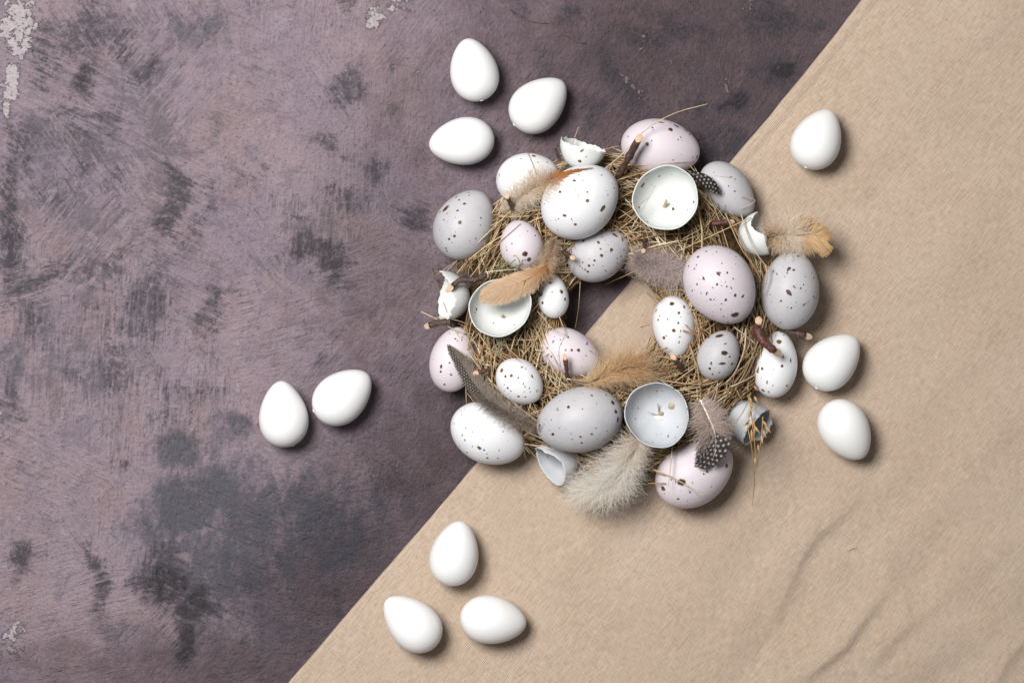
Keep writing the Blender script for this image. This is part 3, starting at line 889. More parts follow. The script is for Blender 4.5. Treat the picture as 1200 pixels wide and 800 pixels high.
def over_egg(p):
    """share of a strand's points that would lie on top of an egg"""
    bad = np.zeros(p.shape[:2], bool)
    for (c, a, b, M) in EGGS:
        q = (p - c) @ M
        ins = ((q / np.array([a, b, b])) ** 2).sum(-1)
        hor = (np.hypot(p[..., 0] - c[0], p[..., 1] - c[1]) < b * .95)
        bad |= hor & (p[..., 2] > c[2]) & (ins > 1)
    for (cx, cy, z, rp, dp) in CUPS:
        c = P(cx, cy, z)
        hor = np.hypot(p[..., 0] - c[0], p[..., 1] - c[1]) / (rp * U)
        zb = z - dp * U * np.sqrt(np.clip(1 - hor ** 2, 0, 1))
        bad[((hor < 1) & (p[..., 2] > zb - .0012)).any(1)] = True
    for (cx, cy, z, rp, d) in FRAGS:
        d = np.array(d) / np.linalg.norm(d)
        c = P(cx, cy, z)
        for back in (.15, .6, 1.0):
            bad[(np.linalg.norm(p - (c - d * back * rp * U), axis=-1) < rp * U * .95).any(1)] = True
    return bad.mean(1)


rs = np.random.RandomState(31)
MS = 7
mass = [straw_paths(3600, MS, -.005, -.0005, .016, .040, 34, .25, rs), straw_paths(2600, MS, -.001, .0025, .018, .045, 30, .45, rs)]
mass = np.vstack(mass)
mass = mass[over_egg(mass) < .1]
top = straw_paths(620, MS, .0010, .0042, .032, .070, 25, .65, rs)
top = top[over_egg(top) < .12]
# the best-seen strands: those that reach highest
order = np.argsort(-(top[:, :, 2].mean(1)))
singles = top[order[:150]]
loose_ = straw_paths(90, MS, .0005, .0045, .030, .065, 48, 1.0, rs)
loose_ = loose_[over_egg(loose_) < .2][:55]
singles = np.vstack([singles, loose_])
mass = np.vstack([mass, top[order[150:]]])


def radii(n, rs, lo=.00013, hi=.00042):
    r = rs.uniform(lo, hi, n) ** 1.0
    return r


n = len(mass)
r = radii(n, rs)[:, None] * np.linspace(1.1, .6, MS)[None]
v, f = tubes(mass, r, 4, True)
c = np.repeat(strand_cols(n, rs), MS * 4, 0)
o = put('straw_mass', v, f, M_STRAW, parent=wreath, colors={'tint': c})
o['kind'] = 'stuff'


def single_straw(path, r0, r1, colr, name='straw'):
    M = len(path)
    v, f = tubes(path[None], np.linspace(r0, r1, M)[None], 4, True)
    o = put(name, v, f, M_STRAW, parent=wreath, colors={'tint': np.repeat([colr], len(v), 0)})
    return o


cs = strand_cols(len(singles), rs)
for p, colr in zip(singles, cs):
    r0 = rs.choice([rs.uniform(.0002, .00042), rs.uniform(.00042, .00066)], p=[.75, .25])
    single_straw(p, r0, r0 * .55, colr)

# strands that the photograph lets one follow: pixel path, lift above what they lie on (mm), radius mm, colour
PALE, TAN, BRN, RED = (0.62, 0.50, 0.32), (0.50, 0.37, 0.20), (0.32, 0.20, 0.09), (0.45, 0.20, 0.07)


def strand(pts, lift=.6, r=.32, colr=TAN, n=14, zs=None, taper=.5):
    q = resample(np.array(pts, float), n)
    x0 = (q[:, 0] - 600) * U
    y0 = (400 - q[:, 1]) * U
    if zs is None:
        z = np.array([hat(a * .975, b * .975) for a, b in zip(x0, y0)]) + lift * MM
        # stiff: bridge over dips
        for _ in range(40):
            zm = z.copy()
            zm[1:-1] = np.maximum(z[1:-1], .5 * (z[:-2] + z[2:]) - .00002)
            z = zm
    else:
        z = np.interp(np.linspace(0, 1, n), np.linspace(0, 1, len(zs)), np.array(zs) * MM)
    p = np.array([P(a, b, zz) for (a, b), zz in zip(q, z)])
    single_straw(p, r * MM, r * MM * taper, colr)


strand([(700, 205), (730, 180), (757, 152), (790, 133), (829, 122)], .5, .42, PALE, zs=[30, 33, 38, 41, 44])
strand([(671, 168), (674, 160), (678, 149)], .5, .34, PALE, zs=[26, 28, 30])
strand([(617, 177), (624, 192), (629, 206)], .6, .25, TAN)
strand([(627, 178), (632, 170)], .6, .3, BRN, zs=[30, 32])
strand([(720, 195), (760, 193), (800, 190), (820, 189)], .4, .3, PALE)
strand([(535, 312), (560, 285), (590, 255), (625, 225)], .6, .42, PALE)
strand([(545, 310), (575, 292), (610, 262)], .6, .40, TAN)
strand([(536, 315), (552, 303), (570, 297)], .6, .3, PALE)
strand([(493, 365), (510, 373), (530, 385), (555, 392)], .6, .35, PALE, zs=[18, 20, 24, 28])
strand([(510, 372), (530, 374), (550, 380)], .6, .3, TAN, zs=[19, 22, 26])
strand([(530, 450), (528, 460), (524, 467)], .4, .22, TAN, zs=[14, 10, 6])
strand([(632, 380), (645, 410), (660, 440), (672, 455)], .4, .36, TAN)
strand([(627, 385), (640, 415), (652, 440), (668, 456)], .4, .36, PALE)
strand([(618, 370), (636, 400), (655, 432), (675, 452)], .3, .3, TAN)
strand([(680, 330), (678, 360), (674, 385)], 0, .3, TAN, zs=[22, 17, 12])
strand([(655, 370), (660, 383), (664, 395)], 0, .35, PALE, zs=[30, 30, 36])
strand([(634, 366), (646, 384), (662, 392)], 0, .3, TAN, zs=[33, 34, 37])
strand([(800, 280), (830, 262), (850, 240)], .8, .3, PALE)
strand([(868, 230), (885, 235), (868, 245)], .8, .25, PALE)
strand([(855, 207), (858, 207)], .5, .2, TAN)
strand([(836, 206), (846, 207), (857, 208)], .5, .25, PALE)
strand([(868, 250), (880, 285), (893, 306), (903, 316)], .8, .42, PALE, zs=[32, 36, 38, 38])
strand([(850, 250), (868, 290), (884, 312), (892, 330)], .8, .40, TAN, zs=[32, 36, 36, 33])
strand([(858, 262), (876, 300), (888, 322)], .8, .45, RED, zs=[31, 35, 34])
strand([(897, 310), (899, 325), (894, 344)], .6, .55, (0.58, 0.38, 0.28), zs=[38, 38, 36])
strand([(874, 385), (872, 410), (862, 435), (850, 450)], .8, .55, (0.62, 0.47, 0.34), zs=[36, 39, 36, 32])
strand([(860, 383), (875, 394), (885, 403)], .8, .4, PALE, zs=[32, 33, 33])
strand([(852, 505), (845, 515), (836, 535)], .8, .4, PALE, zs=[40, 41, 42])
strand([(880, 460), (872, 480), (852, 510)], .8, .40, TAN, zs=[30, 36, 40])
strand([(788, 522), (786, 545), (783, 570)], .7, .4, PALE, zs=[32, 37, 38])
strand([(766, 550), (790, 560), (827, 582)], .5, .4, PALE, zs=[28, 37, 38])
strand([(760, 566), (780, 566)], .7, .5, RED, zs=[26, 31])
strand([(764, 550), (778, 556)], .7, .5, (0.5, 0.3, 0.1), zs=[26, 31])
strand([(661, 395), (655, 410), (657, 430)], .4, .18, BRN)
strand([(740, 400), (760, 412), (775, 420)], .4, .35, TAN, zs=[22, 25, 27])
strand([(752, 434), (765, 440), (790, 455)], .7, .36, PALE, zs=[31, 32, 33])
strand([(960, 381), (945, 380), (925, 381)], .4, .25, TAN, zs=[9, 11, 14])
strand([(740, 268), (756, 240), (768, 218)], 0, .3, PALE, zs=[41, 43, 41])
strand([(725, 256), (745, 243), (760, 232)], 0, .3, TAN, zs=[36, 42, 42])
strand([(585, 386), (600, 415), (612, 425)], .4, .3, RED, zs=[33, 35, 37])
strand([(571, 390), (575, 420), (577, 450)], .4, .4, (0.45, 0.27, 0.12), zs=[32, 33, 32])
strand([(545, 420), (565, 445), (590, 470), (605, 490)], .6, .4, PALE, zs=[29, 32, 32, 30])
strand([(590, 360), (545, 400), (560, 440)], .3, .25, TAN, zs=[38, 33, 32]) if False else None
strand([(800, 387), (810, 390), (822, 394)], .4, .5, RED, zs=[36, 36, 34])
strand([(803, 380), (810, 388), (816, 392)], .4, .35, RED, zs=[36, 36, 34])
strand([(615, 460), (625, 475), (640, 500)], .4, .35, TAN, zs=[30, 33, 31]) if False else None
# green moss threads
for (cx, cy, n_) in ((590, 402, 26), (574, 395, 12), (592, 310, 16), (612, 322, 8)):
    for _ in range(n_):
        a = rs.uniform(0, np.pi)
        l = rs.uniform(5, 14)
        x, y = cx + rs.randn() * 9, cy + rs.randn() * 6
        strand([(x - l * math.cos(a), y - l * math.sin(a)), (x + rs.randn() * 2, y + rs.randn() * 2), (x + l * math.cos(a), y + l * math.sin(a))], rs.uniform(.3, 1.6), .2,
               [(0.13, 0.27, 0.08), (0.36, 0.42, 0.22), (0.5, 0.5, 0.33)][rs.choice(3, p=[.3, .3, .4])], n=5) if _ < 14 else None


# ------------------------------------------------------------------ empty shells
def shell_material(name, cin, cout, dens=.2):
    return egg_material(name, cin, cout, True, dens, rough=.5, vs_=260)


M_SHELL_W = shell_material('shell_white_speckled', (0.72, 0.735, 0.72), (0.66, 0.685, 0.67), .12)
M_SHELL_G = shell_material('shell_grey_speckled', (0.56, 0.575, 0.60), (0.50, 0.52, 0.55), .30)
M_GLUE = NT('dried_glue').finish((0.42, 0.34, 0.24), .4)
M_GLUEW = NT('shell_crumb').finish((0.72, 0.70, 0.66), .5)


def shell_cup(name, cx, cy, z, rad, depth, opening, jag, label, mat, seed, sq=(1, 1), thick=.00055, spots=(), nj=9, neck=1.0, parent=None):
    """open egg shell: rim round (cx,cy,z); opening = direction it opens towards; rad, depth in px"""
    s = U * (H - z) / H
    c = P(cx, cy, z)
    rs = np.random.RandomState(seed)
    nu, nv = 40, 96
    th = np.linspace(0, 2 * np.pi, nv, endpoint=False)
    # rim height: piecewise broken edge
    kth = np.sort(rs.uniform(0, 2 * np.pi, nj))
    kv = rs.uniform(-1, 1, nj) * jag
    rim = np.interp(th, np.r_[kth[-1] - 2 * np.pi, kth, kth[0] + 2 * np.pi], np.r_[kv[-1], kv, kv[0]])
    rim += jag * .12 * rs.randn(nv)
    rim = (rim + np.roll(rim, 1)) / 2

    wob = 1 + .022 * np.sin(2 * th + rs.rand() * 6) + .016 * np.sin(3 * th + rs.rand() * 6) + .008 * np.sin(7 * th + rs.rand() * 6)

    def surf(r_, d_):
        V = []
        for j in range(nu):
            q = j / (nu - 1)
            lat = -np.pi / 2 + q * (np.pi / 2 + rim)        # south pole -> rim
            V.append(np.stack([r_ * np.cos(lat) * np.cos(th) * sq[0] * wob, r_ * np.cos(lat) * np.sin(th) * sq[1] * wob, d_ * np.sin(lat) * np.where(lat > 0, neck, 1)], -1))
        return np.array(V)
    so, si = surf(rad * s, depth * s), surf(rad * s - thick, depth * s - thick)
    W = np.vstack([so, si[::-1]]).reshape(-1, 3)
    B = np.array(Vector(opening).normalized().to_track_quat('Z', 'Y').to_matrix())
    W = W @ B.T + c
    f = grid_faces(2 * nu, nv, wrap=True)
    sd = np.full(len(W), 5.0)
    ppx, ppy = PX(W)
    inner = np.arange(len(W)) >= nu * nv
    for (sx, sy, r, el, ea) in spots:
        d2 = (ppx - sx) ** 2 + (ppy - sy) ** 2
        # nearest to the camera among close ones
        cand = np.where(d2 < 4.0)[0]
        if len(cand) == 0:
            continue
        q = W[cand[np.argmax(W[cand, 2])]]
        e = np.array([math.cos(math.radians(ea)), math.sin(math.radians(ea)), 0])
        dv = W - q
        al = dv @ e
        rest = np.sqrt(np.maximum((dv ** 2).sum(1) - al ** 2, 0))
        rr = max(r, 1.0) * U
        sd = np.minimum(sd, np.sqrt((al / (rr * el)) ** 2 + (rest / (rr / el ** .35)) ** 2))
    o = put(name, W, f, mat, parent=parent, attrs={'spot': np.clip(sd, 0, 5)})
    if parent is None:
        tag(o, label, 'eggshell')
    return o, c, s


def lump(name, p, r, mat, parent, seed, sq=(1, 1, 1)):
    rs = np.random.RandomState(seed)
    u, th = np.linspace(0, np.pi, 10), np.linspace(0, 2 * np.pi, 14, endpoint=False)
    sp = np.stack([np.outer(np.sin(u), np.cos(th)), np.outer(np.sin(u), np.sin(th)), np.outer(np.cos(u), np.ones(14))], -1)
    w = 1 + .22 * np.sin(3 * sp[..., 0] + rs.rand() * 6) * np.cos(4 * sp[..., 1] + rs.rand() * 6)
    sp = (sp * w[..., None] * np.array(sq) * r).reshape(-1, 3) + p
    return put(name, sp, grid_faces(10, 14, wrap=True), mat, parent=parent)


def bit_stick(p0, p1, r, parent, colr):
    v, f = tubes(resample([p0, p1], 4)[None], np.linspace(r, r * .8, 4)[None], 4)
    return put('stick_stub', v, f, M_STRAW, parent=parent, colors={'tint': np.repeat([colr], len(v), 0)})


# three half shells open to the viewer
o, c, s = shell_cup('half_eggshell', 780, 232, .044, 38.5, 36, (-.04, -.04, 1), .05, 'empty half eggshell open upwards next to the large white egg at the wreath top', M_SHELL_W, 3,
                    sq=(1, .99), spots=S(*(650, 120, 5), [(522, 488, 11, 1.5, 60), (545, 432, 9, 2, 30), (616, 442, 6), (808, 586, 8), (685, 627, 9), (545, 690, 7)]))
q = P(779, 243, .0293)
lump('glue_dab', q, .0016, M_GLUE, o, 1, (1.1, 1, .6))
bit_stick(q, q + np.array([.0004, .003, .0055]), .0011, o, (0.62, 0.47, 0.34))
o, c, s = shell_cup('half_eggshell', 586, 360, .042, 37, 35, (.02, -.03, 1), .10, 'empty half eggshell at the wreath left with an orange feather lying in it', M_SHELL_W, 14,
                    sq=(1, .92), spots=S(*Z3, [(348, 610, 7, 1.5, 70), (342, 628, 6), (445, 685, 4), (345, 520, 5)]))
q = P(589, 371, .0282)
lump('glue_dab', q, .0012, M_GLUE, o, 2)
bit_stick(q, q + np.array([-.0002, .0006, .005]), .0008, o, (0.6, 0.5, 0.38))
o, c, s = shell_cup('half_eggshell', 770, 486, .043, 38.5, 36, (.03, .04, 1), .16, 'empty half eggshell with glue scraps inside, at the wreath bottom', M_SHELL_G, 25, sq=(1, .98),
                    spots=S(*Z8, [(245, 140, 5), (440, 35, 6), (520, 150, 6)]))
q = P(773, 487, .0283)
lump('glue_dab', q + np.array([0, -.001, 0]), .0022, M_GLUEW, o, 3, (1.2, .7, .6))
lump('glue_dab', P(774, 484, .030), .0011, M_GLUE, o, 4, (1.3, .8, .8))
lump('glue_dab', P(788, 475, .0315), .0019, M_GLUE, o, 5, (1.2, .9, .6))
bit_stick(q, q + np.array([-.0012, .006, .004]), .0004, o, (0.45, 0.32, 0.2))
bit_stick(q, q + np.array([-.006, .002, .004]), .0003, o, (0.55, 0.45, 0.3))
# broken pieces
shell_cup('broken_eggshell', 684, 169, .030, 28, 30, (.16, .95, .14), .22, 'broken pale shell piece at the wreath top, left of the big pink egg', M_SHELL_W, 7, sq=(1, .8),
          spots=S(*Z1, [(950, 290, 6), (968, 287, 6), (945, 352, 10), (990, 325, 5)]), nj=6)
shell_cup('broken_eggshell', 518, 347, .021, 30, 34, (-.80, .10, .34), .30, 'broken white shell with a jagged rim at the wreath left edge', M_SHELL_W, 9, sq=(1, .9), nj=7)
shell_cup('broken_eggshell', 894, 273, .026, 28, 30, (.80, .34, .30), .22, 'broken pale shell piece beside the golden feather at the upper right', M_SHELL_W, 12, sq=(.9, .85), nj=6)
shell_cup('broken_eggshell', 644, 546, .021, 25, 50, (-.60, -.42, .50), .09, 'broken grey shell tube between the large grey egg and cream feather', M_SHELL_G, 16, sq=(1.05, .85), nj=6)
shell_cup('broken_eggshell', 888, 501, .022, 25, 50, (.66, -.46, .50), .08, 'broken grey shell hung with a dry grass head at the lower right', M_SHELL_G, 18, sq=(1, .95), nj=7)


# shells and rims into the height field (so feathers rest on the rims)
def raise_disc(cx, cy, z, rpx):
    global HF
    c = P(cx, cy, z)
    d = np.hypot(hx - c[0], hy - c[1])
    HF = np.where(d < rpx * U, np.maximum(HF, z), HF)


raise_disc(586, 360, .043, 37)


# ------------------------------------------------------------------ twigs
def bark_material():
    t = NT('twig_bark')
    v = t.coord()
    n = t.noise(v, 450, 4, .65)
    n2 = t.noise(v, 1100, 3, .6)
    c = t.mix(t.step(n, .38, .66), t.attr('tint', 'Color'), t.mix(.55, t.attr('tint', 'Color'), (0.16, 0.09, 0.07)))
    vo = t.voronoi(v, 700)
    c = t.mix(t.step(vo.outputs['Distance'], .22, .12, 0, .7), c, (0.34, 0.24, 0.19))
    c = t.mix(t.step(n2, .58, .7, 0, .6), c, (0.018, 0.012, 0.012))
    return t.finish(c, .38, t.bump(t.math('ADD', n, n2), .0007, .8), spec=.5)


M_BARK = bark_material()


def wood_material():
    t = NT('cut_wood')
    v = t.coord()
    n = t.noise(v, 900, 3, .6)
    c = t.mix(t.step(n, .35, .65), (0.70, 0.50, 0.36), (0.58, 0.38, 0.25))
    return t.finish(c, .7, t.bump(n, .0003, .5), spec=.2)


M_WOOD = wood_material()


def twig(pts, r, label, colr=(0.050, 0.025, 0.020), cut='end', seed=0, cut_dir=None):
    p = resample(np.array([P(x, y, z * MM) for x, y, z in pts]), 12)
    rs = np.random.RandomState(seed + 40)
    r = r * .9
    rad = r * MM * (1 + .13 * rs.randn(12))
    rad[-1] = r * MM
    rad[0] = r * MM
    v, f = tubes(p[None], rad[None], 12, False)
    v = v + rs.randn(*v.shape) * r * MM * .03
    # slanted knife cuts: shear the end rings so that the cut shows from above
    for sl, a, b in ((slice(len(v) - 12, len(v)), p[-1], p[-2]),):
        d = (a - b) / np.linalg.norm(a - b)
        hgt = v[sl, 2] - v[sl, 2].mean()
        v[sl] -= d * (np.clip(hgt, -1, 1) * 1.7 * math.sqrt(max(0, 1 - d[2] ** 2)))[:, None]
    o = put('twig', v, f, M_BARK, colors={'tint': np.repeat([colr], len(v), 0)})
    tag(o, label, 'twig', 'cut twigs stuck in the straw wreath')

    def face(ring, outward, nm, mt):
        cen = ring.mean(0)
        w = np.vstack([cen + outward * r * MM * .10, cen + (ring - cen) * .86 + outward * r * MM * .10, ring * .999 + cen * .001])
        k = len(ring)
        fs = [[0, 1 + i, 1 + (i + 1) % k] for i in range(k)] + [[1 + i, 1 + k + i, 1 + k + (i + 1) % k, 1 + (i + 1) % k] for i in range(k)]
        put(nm, w, fs, mt, parent=o, smooth=False, colors={'tint': np.repeat([colr], len(w), 0)})
    d1 = p[-1] - p[-2]
    face(v[-12:], d1 / np.linalg.norm(d1), 'cut_end' if cut == 'end' else 'broken_end', M_WOOD if cut == 'end' else M_BARK)
    d0 = p[0] - p[1]
    face(v[:12], d0 / np.linalg.norm(d0), 'broken_end', M_BARK)
    return o


twig([(724, 208, 26), (734, 190, 33), (743, 173, 39), (749, 162, 43)], 1.9, 'thick dark twig leaning on the topmost pink egg, pale cut end up')
twig([(569, 322, 33), (556, 328, 34), (540, 328, 33), (527, 338, 33)], 1.7, 'bent dark twig beside the jagged white shell at the wreath left', seed=1)
twig([(528, 377, 24), (515, 378, 23), (501, 382, 21)], 1.7, 'short dark twig poking out of the left edge above the pink egg', (0.05, 0.03, 0.022), seed=2)
twig([(655, 290, 30), (663, 297, 36), (671, 302, 41)], 1.35, 'short twig end pointing up in front of the hanging grey egg', seed=3)
twig([(576, 432, 30), (568, 434, 33), (558, 437, 35)], 1.3, 'short red-brown twig left of the small white speckled egg', (0.11, 0.045, 0.03), seed=4)
twig([(665, 446, 29), (664, 433, 36), (662, 418, 41)], 1.25, 'thin upright twig in front of the pink egg below the hole', (0.10, 0.045, 0.035), seed=5)
twig([(887, 384, 36), (891, 396, 39), (900, 405, 39), (911, 413, 38)], 2.1, 'knobbly red-brown twig lying across the upright white egg', (0.105, 0.026, 0.024), seed=6)
twig([(884, 392, 30), (888, 380, 38), (889, 376, 40)], 1.9, 'twig stub with pale cut end right below the largest pink egg', (0.12, 0.05, 0.04), seed=7)
twig([(915, 385, 20), (928, 389, 22), (946, 394, 22)], 1.9, 'dark twig poking out at the right edge under the large grey egg', (0.05, 0.028, 0.02), seed=8)
twig([(800, 436, 29), (796, 428, 34), (789, 418, 38)], 1.4, 'short dark twig below the rusty speckled white egg', (0.06, 0.035, 0.025), seed=9)
twig([(756, 280, 29), (755, 287, 33), (754, 294, 37)], 1.15, 'tiny twig end above the grey-brown fluffy feather', seed=10)
twig([(835, 262, 30), (845, 261, 31), (856, 260, 31)], 1.5, 'wine-red twig lying in straw right of the top half shell', (0.085, 0.012, 0.013), seed=11)
twig([(634, 345, 33), (631, 339, 36), (634, 332, 38)], 1.2, 'small dark twig tucked against the smallest white egg', (0.06, 0.035, 0.03), cut='bark', seed=12)
twig([(656, 188, 32), (653, 180, 35), (650, 171, 38)], 1.1, 'thin dark twig left of the broken shell at the wreath top', (0.06, 0.04, 0.04), cut='bark', seed=13)
twig([(601, 246, 30), (598, 238, 33), (594, 230, 37)], 1.3, 'short dark twig at the lower end of the cream and rust feather', (0.05, 0.035, 0.03), seed=14)


# ------------------------------------------------------------------ feathers
def feather_material(name, trans=.5):
    t = NT(name)
    return t.finish(t.attr('tint', 'Color'), .7, None, spec=.15, trans=trans)


M_FEATHER = feather_material('feather_barbs')
M_SHAFT = feather_material('feather_shaft', .1)


def lerp_list(lst, s):
    xs = [a for a, b in lst]
    ys = np.array([b for a, b in lst], float)
    if ys.ndim == 1:
        return np.interp(s, xs, ys)
    return np.stack([np.interp(s, xs, ys[:, i]) for i in range(ys.shape[1])], -1)


def feather(name, label, path, wl, wr, barb_ang, n, colour, downy, shaft_col, lift=1.0, zs=None, seed=0, segs=9, shaft_r=.35, thick=2.5, bw=.28, curl=1.0, drape=True, shaft_span=(0, 1), group='feathers tucked into the wreath', gaps=(), mess=1.0, tone=.10):
    """path: pixel points from quill to tip. wl/wr: barb length in px left/right along s. downy: list (s, 0..1)"""
    rs = np.random.RandomState(seed + 100)
    M = 40
    q = resample(np.array(path, float), M)
    x0, y0 = (q[:, 0] - 600) * U, (400 - q[:, 1]) * U
    if zs is None:
        z = hat(x0 * .975, y0 * .975) + lift * MM
        for _ in range(60):
            z[1:-1] = np.maximum(z[1:-1], .5 * (z[:-2] + z[2:]) - .00001)
        for _ in range(10):
            z[1:-1] = .25 * z[:-2] + .5 * z[1:-1] + .25 * z[2:]
        z += .0004
    else:
        z = np.interp(np.linspace(0, 1, M), np.linspace(0, 1, len(zs)), np.array(zs) * MM)
    p = np.array([P(a, b, zz) for (a, b), zz in zip(q, z)])
    root = empty(name, p[0])
    tag(root, label, 'feather', group)
    # shaft
    i0, i1 = int(shaft_span[0] * (M - 1)), int(shaft_span[1] * (M - 1)) + 1
    sp = p[i0:i1]
    v, f = tubes(sp[None], (np.linspace(shaft_r, shaft_r * .25, len(sp)) * MM)[None], 6, False)
    put('shaft', v, f, M_SHAFT, parent=root, colors={'tint': lerp_list(shaft_col, np.repeat(np.linspace(shaft_span[0], shaft_span[1], len(sp)), 6))})
    tan = np.gradient(p, axis=0)
    tan /= np.linalg.norm(tan, axis=1, keepdims=True)
    for side, wlist, nm in ((1, wl, 'left_vane'), (-1, wr, 'right_vane')):
        # stratified along the shaft so the vane is even, jittered where downy
        s = (np.arange(n) + rs.rand(n)) / n
        keep = np.ones(n, bool)
        for (g0, g1, gs) in gaps:
            if gs == side:
                keep &= ~((s > g0) & (s < g1))
        s = s[keep]
        nn = len(s)
        L = lerp_list(wlist, s) * U
        dn = lerp_list(downy, s)
        L = L * (1 + (rs.rand(nn) - .60) * (1.1 * dn + .06))
        k = s * (M - 1)
        ki = np.clip(k.astype(int), 0, M - 2)
        fr = (k - ki)[:, None]
        base = p[ki] * (1 - fr) + p[ki + 1] * fr
        T = tan[ki] * (1 - fr) + tan[ki + 1] * fr
        T[:, 2] *= .3
        T /= np.linalg.norm(T, axis=1, keepdims=True)
        Nn = np.stack([-T[:, 1], T[:, 0], np.zeros(nn)], -1) * side
        ang = np.radians(lerp_list(barb_ang, s) + rs.randn(nn) * (2.5 + 30 * dn * mess))
        m = segs
        t = np.linspace(0, 1, m)
        # heading changes along the barb: curves forward, wiggles if downy
        bendf = -np.radians(22) * (1 - dn) + rs.randn(nn) * .8 * dn * curl * mess
        wig = rs.randn(nn) * .8 * dn * curl * mess
        ph = rs.rand(nn) * 6.28
        head = ang[:, None] + bendf[:, None] * t[None] + wig[:, None] * np.sin(t[None] * 5 + ph[:, None])
        stepl = (L / (m - 1))[:, None]
        dx = np.cos(head) * stepl
        dy = np.sin(head) * stepl
        cx = np.concatenate([np.zeros((nn, 1)), np.cumsum(dx[:, :-1], 1)], 1)
        cy = np.concatenate([np.zeros((nn, 1)), np.cumsum(dy[:, :-1], 1)], 1)
        pts = base[:, None] + cx[:, :, None] * T[:, None] + cy[:, :, None] * Nn[:, None]
        rise = rs.rand(nn) * thick * MM * (.12 + dn) * 1.0
        pts[:, :, 2] += rise[:, None] * np.sin(t * 2.2)[None] + rs.randn(nn, 1) * .00015 - (.0009 * t ** 2)[None] * (1 - dn[:, None])
        if drape:
            pts[:, :, 2] = np.maximum(pts[:, :, 2], hat(pts[:, :, 0], pts[:, :, 1]) + .0004 + .5 * rise[:, None] * t[None])
        tg = np.gradient(pts, axis=1)
        tg /= np.linalg.norm(tg, axis=2, keepdims=True) + 1e-12
        up = np.zeros_like(tg)
        roll = rs.randn(nn) * (.15 + .8 * dn)
        up[..., 2] = np.cos(roll)[:, None]
        up[..., 0] = np.sin(roll)[:, None]
        wd = np.cross(tg, up)
        wd /= np.linalg.norm(wd, axis=2, keepdims=True) + 1e-12
        w = (bw * MM * (1 - .45 * dn))[:, None] * np.linspace(1.0, .35, m)[None]
        vv, ff = ribbons(pts, w, wd)
        lat = (t[None] * np.ones((nn, 1)))
        sg = s[:, None] * np.ones((1, m))
        latpx = cy / U * 1.0
        alongpx = (s[:, None] * np.linalg.norm(np.diff(q, axis=0), axis=1).sum()) + cx / U
        cc = colour(sg, lat, latpx, alongpx, side, dn[:, None] * np.ones((1, m)), rs)
        cc = cc * (1 + tone * rs.randn(nn, 1, 1))
        cc = np.clip(np.repeat(cc.reshape(-1, 3), 2, 0), .004, .95)
        o = put(nm, vv, ff, M_FEATHER, parent=root, colors={'tint': cc})
        o['kind'] = 'stuff'
    return root


def grad(stops, tipmix=None, tipcol=None):
    def fn(s, lat, latpx, alongpx, side, dn, rs):
        c = lerp_list(stops, s)
        if tipcol is not None:
            w = np.clip((lat - tipmix) / (1 - tipmix), 0, 1)[..., None]
            c = c * (1 - w) + np.array(tipcol) * w
        return c
    return fn


def spotted(stops, s0, pitch, rad, dark=(0.045, 0.038, 0.036), white=(0.82, 0.80, 0.78)):
    """guinea-fowl print: rows of pale dots on charcoal beyond s0, down colours before it"""
    def fn(s, lat, latpx, alongpx, side, dn, rs):
        c = lerp_list(stops, s)
        w = np.clip((s - s0) / .05, 0, 1)[..., None]
        c = c * (1 - w) + np.array(dark) * w
        row = np.floor(alongpx / pitch)
        a = alongpx - row * pitch - pitch / 2
        lx = latpx + (row % 2) * pitch * .5
        b = lx - np.floor(lx / pitch) * pitch - pitch / 2
        d = np.hypot(a, b)
        m = (np.clip((rad + .5 - d) / .8, 0, 1) * (w[..., 0] > .5))[..., None]
        return c * (1 - m) + np.array(white) * m
    return fn


CREAM = [(0, (0.82, 0.72, 0.63)), (.3, (0.93, 0.88, 0.82)), (1, (0.93, 0.87, 0.79))]
feather('downy_feather', 'big cream downy feather at the wreath bottom, spilling over the cloth', [(750, 516), (738, 538), (724, 560), (704, 573), (682, 574)],
        [(0, 16), (.3, 24), (.7, 32), (1, 22)], [(0, 24), (.3, 36), (.7, 36), (1, 24)], [(0, 62), (.6, 48), (1, 14)], 2200, grad(CREAM), [(0, .75), (.2, .9), (1, 1)],
        [(0, (0.5, 0.36, 0.25)), (1, (0.7, 0.6, 0.5))], zs=[38, 34, 30, 25, 21], seed=1, shaft_span=(0, .6), thick=6, bw=.20, shaft_r=.6, mess=.8)
feather('downy_feather', 'tan fluffy feather at the lower rim of the centre hole', [(664, 444), (688, 448), (712, 440), (735, 432), (754, 432)],
        [(0, 0), (.2, 4), (.45, 30), (.8, 32), (1, 18)], [(0, 0), (.2, 4), (.45, 16), (.8, 26), (1, 24)], [(0, 60), (1, 40)], 1900,
        grad([(0, (0.88, 0.80, 0.66)), (.4, (0.86, 0.67, 0.44)), (.75, (0.66, 0.43, 0.22)), (1, (0.48, 0.29, 0.14))], .3, (0.86, 0.68, 0.47)), [(0, .9), (1, .95)],
        [(0, (0.78, 0.74, 0.66)), (1, (0.6, 0.4, 0.25))], zs=[34, 35, 34, 34, 33], seed=2, thick=7, shaft_r=.6, shaft_span=(0, .5), bw=.24, mess=.6)
feather('downy_feather', 'grey-brown fluffy feather at the upper rim of the centre hole', [(746, 303), (758, 309), (774, 314), (796, 318)],
        [(0, 14), (.4, 20), (.8, 22), (1, 16)], [(0, 16), (.4, 20), (.8, 24), (1, 18)], [(0, 115), (1, 40)], 1700,
        grad([(0, (0.50, 0.42, 0.40)), (.5, (0.66, 0.57, 0.55)), (1, (0.66, 0.57, 0.54))]), [(0, 1), (1, 1)],
        [(0, (0.4, 0.33, 0.3)), (1, (0.5, 0.4, 0.36))], zs=[31, 32, 32, 30], seed=3, thick=6, shaft_span=(0, .1), drape=False, bw=.25, mess=1.25)
